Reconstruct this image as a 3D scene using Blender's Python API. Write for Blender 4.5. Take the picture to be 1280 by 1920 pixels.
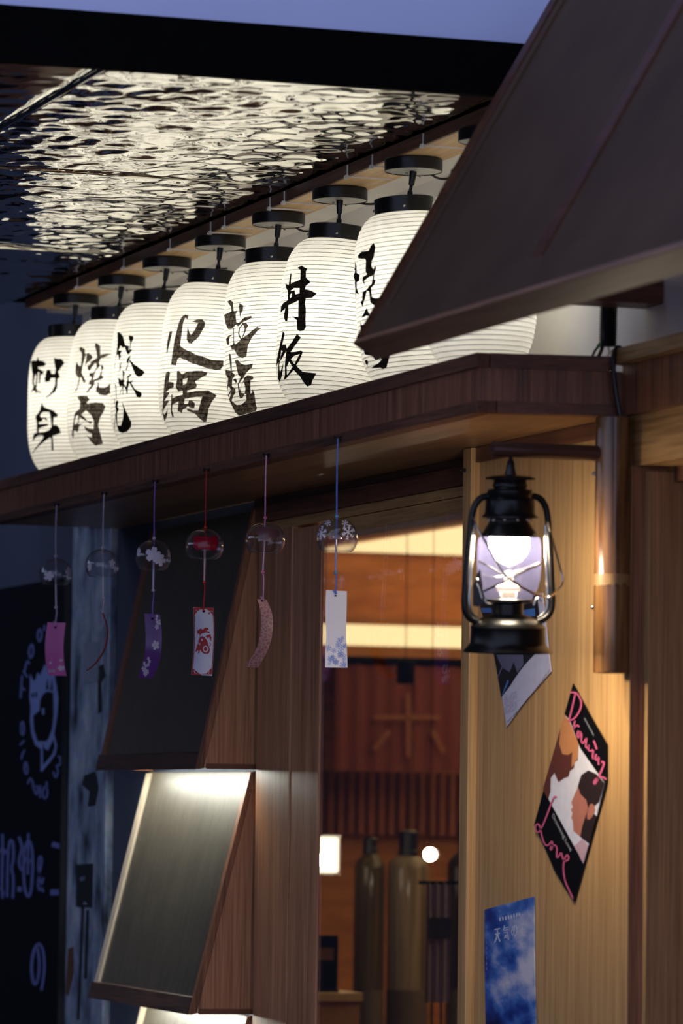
import bpy, bmesh, math, random
import numpy as np
from mathutils import Vector, Matrix, noise
from mathutils.bvhtree import BVHTree
from mathutils.geometry import delaunay_2d_cdt
random.seed(7)
for o in list(bpy.data.objects): bpy.data.objects.remove(o)
scene = bpy.context.scene
COL = scene.collection
PI = math.pi
# ------------------------------------------------------------------ camera
# world: x runs along the shop front (-x is away from the viewer), y into the wall, z up; metres
F = 8000.0
YAW, PIT, ROL = [math.radians(a) for a in (19.02, 3.915, 0.75)]
fw = Vector((-math.cos(YAW)*math.cos(PIT), math.sin(YAW)*math.cos(PIT), math.sin(PIT)))
cr = fw.cross(Vector((0, 0, 1))).normalized()
cu = cr.cross(fw)
cr, cu = cr*math.cos(ROL)+cu*math.sin(ROL), cu*math.cos(ROL)-cr*math.sin(ROL)
CAM = Vector((0, -2.6, 1.55))
camd = bpy.data.cameras.new('camera'); cam = bpy.data.objects.new('camera', camd); COL.objects.link(cam)
cam.matrix_world = Matrix(((cr.x, cu.x, -fw.x, CAM.x), (cr.y, cu.y, -fw.y, CAM.y), (cr.z, cu.z, -fw.z, CAM.z), (0, 0, 0, 1)))
camd.sensor_fit = 'VERTICAL'; camd.sensor_height = 36; camd.sensor_width = 24
camd.lens = 36*F/1920
camd.clip_end = 200
camd.dof.use_dof = True; camd.dof.focus_distance = 7.75; camd.dof.aperture_fstop = 5.6
scene.camera = cam
# ------------------------------------------------------------------ world, exposure
w = bpy.data.worlds.new('dusk'); scene.world = w; w.use_nodes = True
bg = w.node_tree.nodes['Background']
bg.inputs[0].default_value = (0.58, 0.66, 1.0, 1); bg.inputs[1].default_value = 0.85
scene.view_settings.view_transform = 'Standard'; scene.view_settings.look = 'None'
scene.view_settings.gamma = 1; scene.view_settings.use_curve_mapping = False
scene.view_settings.exposure = 0.25

# ------------------------------------------------------------------ pixels to places
def ray(x, y): return fw*F + cr*(x-640) + cu*(960-y)
def hy(x, y, Y): d = ray(x, y); return CAM + d*((Y-CAM.y)/d.y)
def hx(x, y, X): d = ray(x, y); return CAM + d*((X-CAM.x)/d.x)
def hz(x, y, Z): d = ray(x, y); return CAM + d*((Z-CAM.z)/d.z)
def pd(x, y, D): return CAM + ray(x, y)*(D/F)          # at distance D along the view axis
def depth(p): return (Vector(p)-CAM).dot(fw)

# ------------------------------------------------------------------ materials
def s2l(c): c /= 255.0; return c/12.92 if c <= .04045 else ((c+.055)/1.055)**2.4
def rgb(r, g, b): return (s2l(r), s2l(g), s2l(b), 1)
def newmat(name):
    m = bpy.data.materials.new(name); m.use_nodes = True
    return m, m.node_tree, m.node_tree.nodes['Principled BSDF']
def plain(name, col, rough=.5, metal=0, var=0.12, scale=30, bump=0, spec=.5, emit=None, es=0):
    m, nt, b = newmat(name); N = nt.nodes; L = nt.links
    b.inputs['Roughness'].default_value = rough; b.inputs['Metallic'].default_value = metal
    b.inputs['Specular IOR Level'].default_value = spec
    tc = N.new('ShaderNodeTexCoord'); nz = N.new('ShaderNodeTexNoise'); nz.inputs['Scale'].default_value = scale
    nz.inputs['Detail'].default_value = 4
    L.new(tc.outputs['Object'], nz.inputs['Vector'])
    cr_ = N.new('ShaderNodeValToRGB')
    cr_.color_ramp.elements[0].position = .3; cr_.color_ramp.elements[1].position = .7
    cr_.color_ramp.elements[0].color = tuple(c*(1-var) for c in col[:3])+(1,)
    cr_.color_ramp.elements[1].color = tuple(min(1, c*(1+var)) for c in col[:3])+(1,)
    L.new(nz.outputs['Fac'], cr_.inputs['Fac']); L.new(cr_.outputs['Color'], b.inputs['Base Color'])
    if bump:
        bp = N.new('ShaderNodeBump'); bp.inputs['Strength'].default_value = bump; bp.inputs['Distance'].default_value = .002
        L.new(nz.outputs['Fac'], bp.inputs['Height']); L.new(bp.outputs['Normal'], b.inputs['Normal'])
    if emit:
        b.inputs['Emission Color'].default_value = emit; b.inputs['Emission Strength'].default_value = es
    return m
def wood(name, dark, light, axis='z', fine=260, rough=.45, stretch=3.0, bump=.12, spec=.4):
    """veneer: long streaks along one axis, fine pores across"""
    m, nt, b = newmat(name); N = nt.nodes; L = nt.links
    b.inputs['Roughness'].default_value = rough; b.inputs['Specular IOR Level'].default_value = spec
    tc = N.new('ShaderNodeTexCoord')
    def streak(s, st, det):
        mp = N.new('ShaderNodeMapping')
        sc = [s, s, s]; sc['xyz'.index(axis)] = st
        mp.inputs['Scale'].default_value = sc
        nz = N.new('ShaderNodeTexNoise'); nz.inputs['Scale'].default_value = 1; nz.inputs['Detail'].default_value = det
        nz.inputs['Roughness'].default_value = .6
        L.new(tc.outputs['Object'], mp.inputs['Vector']); L.new(mp.outputs['Vector'], nz.inputs['Vector'])
        return nz.outputs['Fac']
    a = streak(fine*.16, stretch*.5, 3); c = streak(fine, stretch*2, 2)
    mx = N.new('ShaderNodeMath'); mx.operation = 'MULTIPLY_ADD'; mx.inputs[1].default_value = .5
    L.new(c, mx.inputs[0])
    h = N.new('ShaderNodeMath'); h.operation = 'MULTIPLY'; h.inputs[1].default_value = .5
    L.new(a, h.inputs[0]); L.new(h.outputs[0], mx.inputs[2])
    r = N.new('ShaderNodeValToRGB')
    r.color_ramp.elements[0].position = .36; r.color_ramp.elements[0].color = dark
    r.color_ramp.elements[1].position = .62; r.color_ramp.elements[1].color = light
    L.new(mx.outputs[0], r.inputs['Fac']); L.new(r.outputs['Color'], b.inputs['Base Color'])
    bp = N.new('ShaderNodeBump'); bp.inputs['Strength'].default_value = bump; bp.inputs['Distance'].default_value = .001
    L.new(c, bp.inputs['Height']); L.new(bp.outputs['Normal'], b.inputs['Normal'])
    return m
def emis(name, col, st):
    m = bpy.data.materials.new(name); m.use_nodes = True; nt = m.node_tree; nt.nodes.clear()
    e = nt.nodes.new('ShaderNodeEmission'); e.inputs[0].default_value = col; e.inputs[1].default_value = st
    o = nt.nodes.new('ShaderNodeOutputMaterial'); nt.links.new(e.outputs[0], o.inputs[0]); return m
def glassy(name, tint=(1, 1, 1, 1), base=.04, edge=.55, gloss=(1, 1, 1, 1), rough=.02, frost=0, frostcol=(1, 1, 1, 1), power=3.0):
    """thin clear glass: transparent in the middle, reflecting more towards grazing angles"""
    m = bpy.data.materials.new(name); m.use_nodes = True; nt = m.node_tree; nt.nodes.clear(); N = nt.nodes; L = nt.links
    t = N.new('ShaderNodeBsdfTransparent'); t.inputs[0].default_value = tint
    g = N.new('ShaderNodeBsdfGlossy'); g.inputs['Color'].default_value = gloss; g.inputs['Roughness'].default_value = rough
    lw = N.new('ShaderNodeLayerWeight'); lw.inputs['Blend'].default_value = .5
    pw = N.new('ShaderNodeMath'); pw.operation = 'POWER'; pw.inputs[1].default_value = power
    L.new(lw.outputs['Facing'], pw.inputs[0])
    ma = N.new('ShaderNodeMath'); ma.operation = 'MULTIPLY_ADD'; ma.inputs[1].default_value = edge; ma.inputs[2].default_value = base
    L.new(pw.outputs[0], ma.inputs[0])
    mx = N.new('ShaderNodeMixShader'); L.new(ma.outputs[0], mx.inputs[0]); L.new(t.outputs[0], mx.inputs[1]); L.new(g.outputs[0], mx.inputs[2])
    last = mx.outputs[0]
    if frost:
        d = N.new('ShaderNodeBsdfTranslucent'); d.inputs[0].default_value = frostcol
        d2 = N.new('ShaderNodeBsdfDiffuse'); d2.inputs[0].default_value = frostcol
        md = N.new('ShaderNodeMixShader'); md.inputs[0].default_value = .4; L.new(d.outputs[0], md.inputs[1]); L.new(d2.outputs[0], md.inputs[2])
        m2 = N.new('ShaderNodeMixShader'); m2.inputs[0].default_value = frost; L.new(last, m2.inputs[1]); L.new(md.outputs[0], m2.inputs[2]); last = m2.outputs[0]
    o = N.new('ShaderNodeOutputMaterial'); L.new(last, o.inputs[0]); return m
def paper_mat():
    m = bpy.data.materials.new('lantern_paper'); m.use_nodes = True; nt = m.node_tree; nt.nodes.clear(); N = nt.nodes; L = nt.links
    tc = N.new('ShaderNodeTexCoord'); nz = N.new('ShaderNodeTexNoise'); nz.inputs['Scale'].default_value = 22; nz.inputs['Detail'].default_value = 5
    L.new(tc.outputs['Object'], nz.inputs['Vector'])
    r = N.new('ShaderNodeValToRGB'); r.color_ramp.elements[0].color = (.84, .82, .74, 1); r.color_ramp.elements[1].color = (.94, .93, .87, 1)
    r.color_ramp.elements[0].position = .3; r.color_ramp.elements[1].position = .65
    L.new(nz.outputs['Fac'], r.inputs['Fac'])
    t = N.new('ShaderNodeBsdfTranslucent'); d = N.new('ShaderNodeBsdfDiffuse')
    L.new(r.outputs['Color'], t.inputs[0]); L.new(r.outputs['Color'], d.inputs[0])
    mx = N.new('ShaderNodeMixShader'); mx.inputs[0].default_value = .42; L.new(t.outputs[0], mx.inputs[1]); L.new(d.outputs[0], mx.inputs[2])
    o = N.new('ShaderNodeOutputMaterial'); L.new(mx.outputs[0], o.inputs[0]); return m
def ink_mat(name, k):
    m = bpy.data.materials.new(name); m.use_nodes = True; nt = m.node_tree; nt.nodes.clear(); N = nt.nodes; L = nt.links
    tc = N.new('ShaderNodeTexCoord'); nz = N.new('ShaderNodeTexNoise'); nz.inputs['Scale'].default_value = 160; nz.inputs['Detail'].default_value = 3
    L.new(tc.outputs['Object'], nz.inputs['Vector'])
    r = N.new('ShaderNodeValToRGB'); r.color_ramp.elements[0].color = (k*.3, k*.24, k*.2, 1); r.color_ramp.elements[1].color = (k*1.6, k*1.35, k*1.15, 1)
    r.color_ramp.elements[0].position = .35; r.color_ramp.elements[1].position = .7
    L.new(nz.outputs['Fac'], r.inputs['Fac'])
    t = N.new('ShaderNodeBsdfTransparent'); L.new(r.outputs['Color'], t.inputs[0])
    d = N.new('ShaderNodeBsdfDiffuse'); d.inputs[0].default_value = (.006, .005, .005, 1)
    a = N.new('ShaderNodeAddShader'); L.new(t.outputs[0], a.inputs[0]); L.new(d.outputs[0], a.inputs[1])
    o = N.new('ShaderNodeOutputMaterial'); L.new(a.outputs[0], o.inputs[0]); return m

M = {}
M['oak'] = wood('oak_veneer', rgb(158, 121, 78), rgb(202, 162, 110), 'z', fine=420, rough=.42)
M['oakx'] = wood('oak_boards', rgb(142, 104, 62), rgb(196, 154, 100), 'x', fine=150, rough=.45)
M['walnut'] = wood('walnut_veneer', rgb(102, 64, 46), rgb(164, 110, 78), 'z', rough=.45)
M['teak'] = wood('teak_veneer', rgb(142, 94, 66), rgb(204, 146, 106), 'z', rough=.45)
M['jamb'] = wood('door_jamb_veneer', rgb(140, 98, 62), rgb(186, 138, 92), 'z', fine=300, rough=.5)
M['walnutx'] = wood('walnut_boards', rgb(78, 50, 38), rgb(126, 84, 62), 'x', fine=180, rough=.5)
M['walnuty'] = wood('walnut_end_boards', rgb(92, 56, 42), rgb(138, 88, 64), 'y', fine=180, rough=.5)
M['darkx'] = wood('dark_stained_boards', rgb(46, 30, 25), rgb(84, 58, 47), 'x', fine=260, rough=.55, stretch=5, bump=.4)
M['soffit'] = wood('soffit_veneer', rgb(134, 96, 62), rgb(180, 136, 90), 'x', fine=120, rough=.36, spec=.6)
M['awn'] = plain('weathered_brown_boards', rgb(70, 53, 41), .7, 0, .18, 5, spec=.1)
M['awnrib'] = wood('red_brown_battens', rgb(56, 31, 17), rgb(80, 46, 26), 'x', fine=90, spec=.15, rough=.5)
M['plaster'] = plain('white_plaster', rgb(236, 233, 228), .8, 0, .04, 8, bump=.15)
M['blueplaster'] = plain('pale_painted_concrete', rgb(186, 194, 232), .85, 0, .05, 3, bump=.1)
M['black'] = plain('black_enamel', rgb(18, 18, 19), .32, 0, .1, 40)
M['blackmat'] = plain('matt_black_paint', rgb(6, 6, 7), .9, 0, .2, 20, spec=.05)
M['lampblack'] = plain('black_lamp_metal', rgb(30, 29, 28), .3, .5, .15, 60)
M['chrome'] = plain('nickel', rgb(190, 186, 178), .18, 1, .05, 60)
M['disc'] = plain('canopy_underside', rgb(224, 222, 214), .5, 0, .05, 30)
M['ripple'] = plain('rippled_stainless_steel', rgb(222, 220, 212), .045, 1, .03, 3)
M['galv'] = None
M['darkwall'] = plain('navy_dark_wall', rgb(22, 27, 40), .8, 0, .3, 1.2)
M['bluewall'] = plain('blue_grey_wall', rgb(48, 56, 74), .7, 0, .2, 2.5)
M['asphalt'] = plain('asphalt', rgb(44, 44, 46), .85, 0, .25, 14, bump=.4)
M['signboard'] = plain('black_sign_face', rgb(5, 6, 9), .22, 0, .1, 6)
M['signpaint'] = plain('pale_lilac_sign_paint', rgb(108, 122, 170), .6, 0, .06, 60)
M['signpaint2'] = plain('dim_lilac_sign_paint', rgb(90, 98, 150), .6, 0, .1, 60)
M['panelface'] = wood('dark_brushed_laminate', rgb(62, 57, 48), rgb(86, 79, 67), 'z', fine=300, rough=.46, bump=.1, spec=.5)
M['paledge'] = plain('pale_edge_strip', rgb(202, 184, 160), .5, 0, .08, 40)
M['redge'] = plain('red_brown_edge_strip', rgb(112, 70, 52), .5, 0, .12, 40)
M['white'] = plain('white_plastic', rgb(222, 222, 228), .45, 0, .03, 40)
M['paper'] = paper_mat()
M['wire'] = plain('rib_wire', rgb(96, 100, 74), .7, 0, .1, 60)
M['ink'] = ink_mat('brush_ink', .006)
M['inkthin'] = ink_mat('thin_brush_ink', .075)
M['bulb'] = emis('warm_lantern_bulb', (1, .95, .86, 1), 8.8)
M['lampbulb'] = emis('frosted_lamp_bulb', (1, .84, .61, 1), 520)
M['led'] = emis('led_strip_light', (.97, 1, .88, 1), 42)
M['cove'] = emis('warm_cove_and_ceiling_glow', (1, .76, .38, 1), 1.7)  # cove strip light, also the glow painted onto the shop ceiling
M['lampglow'] = emis('frosted_lantern_glow', (1, .84, .62, 1), 3)
M['spot'] = emis('small_bulb_light', (1, .93, .74, 1), 60)
M['bell'] = glassy('thin_bell_glass', base=.05, edge=1.0, rough=.0, tint=(.86, .86, .89, 1), power=2.2)
M['pane'] = glassy('window_glass', base=.07, edge=.6, rough=.004, tint=(.97, .95, .93, 1), power=3.0)
M['globe'] = glassy('lamp_globe_glass', base=.06, edge=.5, rough=.05, frost=.72, frostcol=(.0072, .0072, .0145, 1))
M['tube'] = glassy('clear_glass_tube', base=.15, edge=.9, rough=.03, power=1.5)
def galv():
    m, nt, b = newmat('stained_galvanised_steel'); N = nt.nodes; L = nt.links
    b.inputs['Roughness'].default_value = .5; b.inputs['Metallic'].default_value = .35
    tc = N.new('ShaderNodeTexCoord')
    mp = N.new('ShaderNodeMapping'); mp.inputs['Scale'].default_value = (16, 16, 7); L.new(tc.outputs['Object'], mp.inputs['Vector'])
    n1 = N.new('ShaderNodeTexNoise'); n1.inputs['Scale'].default_value = 1.3; n1.inputs['Detail'].default_value = 7; L.new(mp.outputs['Vector'], n1.inputs['Vector'])
    n2 = N.new('ShaderNodeTexNoise'); n2.inputs['Scale'].default_value = 60; n2.inputs['Detail'].default_value = 3; L.new(tc.outputs['Object'], n2.inputs['Vector'])
    r = N.new('ShaderNodeValToRGB'); e = r.color_ramp.elements
    e[0].position = .30; e[0].color = rgb(40, 46, 58); e[1].position = .47; e[1].color = rgb(126, 140, 162)
    x = e.new(.75); x.color = rgb(186, 194, 204)
    L.new(n1.outputs['Fac'], r.inputs['Fac'])
    mx = N.new('ShaderNodeMix'); mx.data_type = 'RGBA'; mx.blend_type = 'OVERLAY'; mx.inputs['Factor'].default_value = .35
    L.new(r.outputs['Color'], mx.inputs['A']); L.new(n2.outputs['Color'], mx.inputs['B']); L.new(mx.outputs['Result'], b.inputs['Base Color'])
    return m
M['galv'] = galv()
def col(r, g, b, rough=.55, **k): 
    key = (r, g, b, rough)
    if key not in M: M[key] = plain('tint_%d_%d_%d' % (r, g, b), rgb(r, g, b), rough, var=k.get('var', .06), scale=k.get('scale', 60))
    return M[key]

# ------------------------------------------------------------------ mesh helpers
class MB:
    def __init__(s): s.v = []; s.f = []; s.sm = False
    def add(s, vs, fs):
        n = len(s.v); s.v += [Vector(p) for p in vs]; s.f += [tuple(i+n for i in f) for f in fs]; return s
    def box(s, x0, x1, y0, y1, z0, z1):
        x0, x1 = sorted((x0, x1)); y0, y1 = sorted((y0, y1)); z0, z1 = sorted((z0, z1))
        vs = [(x, y, z) for x in (x0, x1) for y in (y0, y1) for z in (z0, z1)]
        return s.add(vs, [(0, 1, 3, 2), (4, 6, 7, 5), (0, 4, 5, 1), (2, 3, 7, 6), (0, 2, 6, 4), (1, 5, 7, 3)])
    def prism(s, poly, vec):
        n = len(poly); vec = Vector(vec); a = [Vector(p) for p in poly]
        return s.add(a+[p+vec for p in a], [tuple(range(n))[::-1], tuple(range(n, 2*n))]+[(i, (i+1) % n, n+(i+1) % n, n+i) for i in range(n)])
    def hexa(s, a, b):   # two quads, joined
        return s.add(list(a)+list(b), [(3, 2, 1, 0), (4, 5, 6, 7)]+[(i, (i+1) % 4, 4+(i+1) % 4, 4+i) for i in range(4)])
    def lathe(s, prof, c=(0, 0, 0), seg=32, ax=None, cap0=False, cap1=False):
        """prof: (radius, height) along ax"""
        ax = Vector(ax or (0, 0, 1)).normalized(); t = Vector((1, 0, 0)) if abs(ax.x) < .9 else Vector((0, 1, 0))
        e1 = (t-ax*t.dot(ax)).normalized(); e2 = ax.cross(e1); c = Vector(c); vs = []; fs = []
        for r, h in prof:
            for i in range(seg):
                a = 2*PI*i/seg; vs.append(c+ax*h+e1*(r*math.cos(a))+e2*(r*math.sin(a)))
        for k in range(len(prof)-1):
            for i in range(seg):
                j = (i+1) % seg; fs.append((k*seg+i, k*seg+j, (k+1)*seg+j, (k+1)*seg+i))
        if cap0: fs.append(tuple(range(seg))[::-1])
        if cap1: fs.append(tuple((len(prof)-1)*seg+i for i in range(seg)))
        s.sm = True; return s.add(vs, fs)
    def tube(s, pts, r, seg=8, closed=False, smooth=0):
        pts = [Vector(p) for p in pts]
        for _ in range(smooth):
            q = [] if closed else [pts[0]]
            n = len(pts)
            for i in range(n if closed else n-1):
                a, b = pts[i], pts[(i+1) % n]; q += [a.lerp(b, .25), a.lerp(b, .75)]
            if not closed: q.append(pts[-1])
            pts = q
        n = len(pts); rs = r if isinstance(r, (list, tuple)) else [r]*n
        if len(rs) != n: rs = [rs[min(len(rs)-1, int(i*len(rs)/n))] for i in range(n)]
        vs = []; fs = []; prev = None
        for i, p in enumerate(pts):
            a = pts[(i-1) % n] if (closed or i) else p; b = pts[(i+1) % n] if (closed or i < n-1) else p
            d = (b-a).normalized()
            if prev is None:
                t = Vector((0, 0, 1)) if abs(d.z) < .8 else Vector((1, 0, 0)); e1 = (t-d*t.dot(d)).normalized()
            else:
                e1 = (prev-d*prev.dot(d)).normalized()
            prev = e1; e2 = d.cross(e1)
            for k in range(seg):
                an = 2*PI*k/seg; vs.append(p+e1*(rs[i]*math.cos(an))+e2*(rs[i]*math.sin(an)))
        for i in range(n if closed else n-1):
            for k in range(seg):
                j = (k+1) % seg; i2 = (i+1) % n; fs.append((i*seg+k, i*seg+j, i2*seg+j, i2*seg+k))
        if not closed: fs += [tuple(range(seg))[::-1], tuple((n-1)*seg+k for k in range(seg))]
        s.sm = True; return s.add(vs, fs)
    def ball(s, c, r, seg=16, rings=10, sq=1.0):
        prof = [(max(1e-5, r*math.sin(PI*i/rings)), -r*sq*math.cos(PI*i/rings)) for i in range(rings+1)]
        return s.lathe(prof, c, seg)
    def bvh(s): return BVHTree.FromPolygons([v[:] for v in s.v], s.f)
ORI = {}
def wo(o): return ORI.get(o.name, Vector((0, 0, 0)))
def meshobj(name, mb, mat, parent=None, origin=None, bevel=0):
    if origin is None:
        if parent is not None: origin = wo(parent)
        else:
            xs = np.array([v[:] for v in mb.v]); origin = Vector(((xs[:, 0].min()+xs[:, 0].max())/2, (xs[:, 1].min()+xs[:, 1].max())/2, xs[:, 2].min()))
    me = bpy.data.meshes.new(name)
    me.from_pydata([(v-origin)[:] for v in mb.v], [], mb.f)
    bm = bmesh.new(); bm.from_mesh(me); bmesh.ops.recalc_face_normals(bm, faces=bm.faces)
    bm.to_mesh(me); bm.free()
    me.materials.append(mat)
    if mb.sm:
        me.shade_smooth()
        try: me.set_sharp_from_angle(angle=math.radians(40))
        except Exception: pass
    o = bpy.data.objects.new(name, me); COL.objects.link(o)
    if parent is not None:
        o.parent = parent; o.location = origin-wo(parent)
    else: o.location = origin
    ORI[o.name] = origin
    if bevel:
        b = o.modifiers.new('bevel', 'BEVEL'); b.width = bevel; b.segments = 2; b.limit_method = 'ANGLE'
    return o
def tag(o, label, cat, group=None, kind=None):
    if label: o['label'] = label
    if cat: o['category'] = cat
    if group: o['group'] = group
    if kind: o['kind'] = kind
    return o
def thing(name, label, cat, loc, group=None):
    o = bpy.data.objects.new(name, None); COL.objects.link(o); o.location = loc; o.empty_display_size = .05
    ORI[o.name] = Vector(loc); return tag(o, label, cat, group)
def struct(name, mb, mat, label, cat, parent=None, bevel=0):
    o = meshobj(name, mb, mat, parent, bevel=bevel)
    if parent is None: tag(o, label, cat, None, 'structure')
    return o
def B(*a): return MB().box(*a)

# -- flat print, traced as outlines and laid on the surface that carries it
def inside(p, loops):
    c = False
    for lp in loops:
        n = len(lp); j = n-1
        for i in range(n):
            (xi, yi), (xj, yj) = lp[i], lp[j]
            if (yi > p[1]) != (yj > p[1]) and p[0] < (xj-xi)*(p[1]-yi)/(yj-yi)+xi: c = not c
            j = i
    return c
def fill(loops, g):
    vs = []; es = []
    for lp in loops:
        n0 = len(vs); n = len(lp)
        for i in range(n):
            a, b = lp[i], lp[(i+1) % n]; k = max(1, int(math.hypot(b[0]-a[0], b[1]-a[1])/g))
            for q in range(k): vs.append((a[0]+(b[0]-a[0])*q/k, a[1]+(b[1]-a[1])*q/k))
        m = len(vs)-n0; es += [(n0+i, n0+(i+1) % m) for i in range(m)]
    xs = [v[0] for v in vs]; ys = [v[1] for v in vs]
    x = min(xs)+g*.5
    while x < max(xs):
        y = min(ys)+g*.5
        while y < max(ys):
            if inside((x, y), loops): vs.append((x+.01*random.random(), y+.01*random.random()))
            y += g
        x += g
    r = delaunay_2d_cdt([Vector(v) for v in vs], es, [], 0, 1e-4)
    out = []
    for f in r[2]:
        c = (sum(r[0][i].x for i in f)/3, sum(r[0][i].y for i in f)/3)
        if inside(c, loops): out.append(f)
    return r[0], out
def stroke(pts, w, closed=False):
    """outline of a brush line, as loops"""
    P = [Vector(p) for p in pts]; n = len(P); Lf = []; Rt = []
    for i in range(n):
        a = P[(i-1) % n] if (closed or i) else P[i]; b = P[(i+1) % n] if (closed or i < n-1) else P[i]
        d = (b-a); d = d.normalized() if d.length > 1e-6 else Vector((1, 0)); nrm = Vector((-d.y, d.x))
        ww = w[i] if isinstance(w, (list, tuple)) else w
        Lf.append((P[i]+nrm*ww/2)[:]); Rt.append((P[i]-nrm*ww/2)[:])
    return [Lf, Rt] if closed else [Lf+Rt[::-1]]
def sm2(pts, k=2, closed=False):
    P = [Vector(p) for p in pts]
    for _ in range(k):
        q = [] if closed else [P[0]]; n = len(P)
        for i in range(n if closed else n-1):
            a, b = P[i], P[(i+1) % n]; q += [a.lerp(b, .25), a.lerp(b, .75)]
        if not closed: q.append(P[-1])
        P = q
    return [p[:] for p in P]
def decal(mb, polys, org, sc, bvh, off, g=5.0):
    for loops in polys:
        lp = [[(org[0]+x/sc, org[1]+y/sc) for x, y in l] for l in loops]
        vs, fs = fill(lp, g); pts = []
        for v in vs:
            d = ray(v.x, v.y).normalized(); h = bvh.ray_cast(CAM, d)
            if h[0] is None: pts.append(None)
            else:
                nrm = h[1] if h[1].dot(d) < 0 else -h[1]
                pts.append(h[0]+nrm*off)
        ok = [f for f in fs if all(pts[i] is not None for i in f) and max((pts[f[a]]-pts[f[a-1]]).length for a in range(3)) < .08]
        idx = {}; vv = []; ff = []
        for f in ok:
            t = []
            for i in f:
                if i not in idx: idx[i] = len(vv); vv.append(pts[i])
                t.append(idx[i])
            ff.append(tuple(t))
        mb.add(vv, ff)
    return mb
def petals(cx, cy, r, rot=0, sx=1, sy=1, n=5, notch=True):
    out = []
    for k in range(n):
        a = rot+2*PI*k/n; l = []
        for (t, q) in ((.0, 0), (.45, -.32), (.8, -.34), (1.0, -.16), (.9 if notch else 1.02, 0), (1.0, .16), (.8, .34), (.45, .32)):
            x = r*(t*math.sin(a)+q*math.cos(a)); y = -r*(t*math.cos(a)-q*math.sin(a)); l.append((cx+x*sx, cy+y*sy))
        out.append([l])
    return out

# ================================================================== SETTING
SOF = 2.163; LTOP = 2.256; LY = -.24; X0 = -6.2; X1 = -9.25; CEI = 2.675
struct('floor', B(-16, 4, -8, 5, -.1, 0), M['asphalt'], 'dark street paving in front of the shop', 'floor')
struct('wall_far', B(-15.2, -15, -8, .1, 0, 7), M['darkwall'], 'dark navy wall closing the alley beyond the lanterns', 'wall')
struct('wall_sky_blocker', B(-15, -3, -8, -7.8, 0, 3), M['darkwall'], 'unseen dark wall added across the alley to hold back skylight', 'wall')  # unseen wall added to cut sky light and darken the ceiling reflections
# poster wall
struct('wall_front', B(-6.818, -6.15, 0, .06, 0, SOF), M['oak'], 'oak veneered wall carrying the posters and bamboo lamp post', 'wall')
struct('trim_1', B(-6.858, -6.819, -.016, .06, 0, SOF), M['oak'], 'narrow upright oak trim between window and poster wall', 'trim', bevel=.002)
struct('trim_2', B(-6.818, -6.17, -.008, 0, 2.137, SOF), M['walnutx'], 'brown strip of wood under the soffit above the poster wall', 'trim')
# window header boards and frame
hd = thing('window_1', 'fixed shop window with dark wooden head and wide brown jambs', 'window', (-7.42, .06, 0)); hd['kind'] = 'structure'
meshobj('head_board', B(-8.24, -6.859, .052, .12, 2.148, SOF), M['darkx'], hd)
meshobj('head_beam', B(-8.24, -6.859, .046, .12, 2.115, 2.147), M['walnutx'], hd)
meshobj('top_rail', B(-8.24, -6.859, .054, .12, 2.096, 2.114), M['oakx'], hd)
meshobj('glazing_bead', B(-7.81, -6.859, .0505, .12, 2.068, 2.0935), M['oakx'], hd)
meshobj('jamb', B(-8.19, -7.977, .048, .078, 0, 2.096), M['teak'], hd, bevel=.0015)
meshobj('jamb', B(-7.972, -7.805, .050, .056, 0, 2.09), M['teak'], hd, bevel=.0015)
meshobj('metal_bead', B(-7.9775, -7.9715, .052, .1, 0, 2.09), M['galv'], hd)
meshobj('pane', B(-7.804, -6.85, .0525, .0555, .3, 2.068), M['pane'], hd)
meshobj('sill', B(-7.805, -6.859, .03, .12, .2, .3), M['walnutx'], hd)
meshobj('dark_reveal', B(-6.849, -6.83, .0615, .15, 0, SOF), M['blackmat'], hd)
struct('wall_below_window', B(-7.805, -6.85, .05, .12, 0, .2), M['walnut'], 'brown wooden wall below the shop window', 'wall')
struct('wall_bay', B(-9.27, -8.19, .062, .079, 0, 2.3), M['bluewall'], 'blue-grey wall behind the slanted sign boxes', 'wall')
struct('wall_upper', B(-9.45, -4.4, .02, .12, 2.178, 3.2), M['plaster'], 'white plaster wall behind the row of paper lanterns', 'wall')
struct('wall_alley', B(-15, -9.597, .062, .2, 0, 5), M['bluewall'], 'dim blue-grey wall above the black sign board', 'wall')
# door side at the right
struct('wall_door_head', B(-6.15, -4.4, 0, .06, 2.083, SOF), M['oakx'], 'oak band over the doorway beside the bamboo post', 'wall')
struct('trim_3', B(-6.163, -4.4, -.012, .0195, SOF+.0005, 2.243), M['walnut'], 'brown veneered band over the doorway', 'trim')
struct('trim_4', B(-6.17, -4.4, -.03, .02, 2.243, 2.268), M['oakx'], 'pale oak capping strip above the doorway band', 'trim', bevel=.002)
dr = thing('door_1', 'stepped wooden door frame and brown door by the bamboo post', 'door', (-6.1, .1, 0)); dr['kind'] = 'structure'
meshobj('outer_casing', B(-6.15, -6.138, -.004, .05, 0, 2.083), M['walnut'], dr)
meshobj('lit_casing_face', B(-6.15, -6.138, -.006, -.0042, 0, 2.083), M['oak'], dr)  # paler front on darker body: lamplight put into the wood colours
meshobj('inner_casing', B(-6.1378, -6.124, .021, .06, 0, 2.075), M['jamb'], dr)
meshobj('lit_casing_face', B(-6.1378, -6.124, .0188, .0208, 0, 2.075), M['oak'], dr)  # lamplit tone of this front face is in its paler wood
meshobj('side_jamb', B(-6.15, -6.1245, .0602, .40, 0, 2.083), M['jamb'], dr)
meshobj('door_leaf', B(-6.1245, -5.2, .36, .40, 0, 2.07), M['walnut'], dr)
meshobj('head_jamb', B(-6.1245, -4.4, .06, .40, 2.06, 2.083), M['walnutx'], dr)
meshobj('side_jamb', B(-5.2, -5.1, .06, .40, 0, 2.083), M['walnut'], dr)
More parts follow.
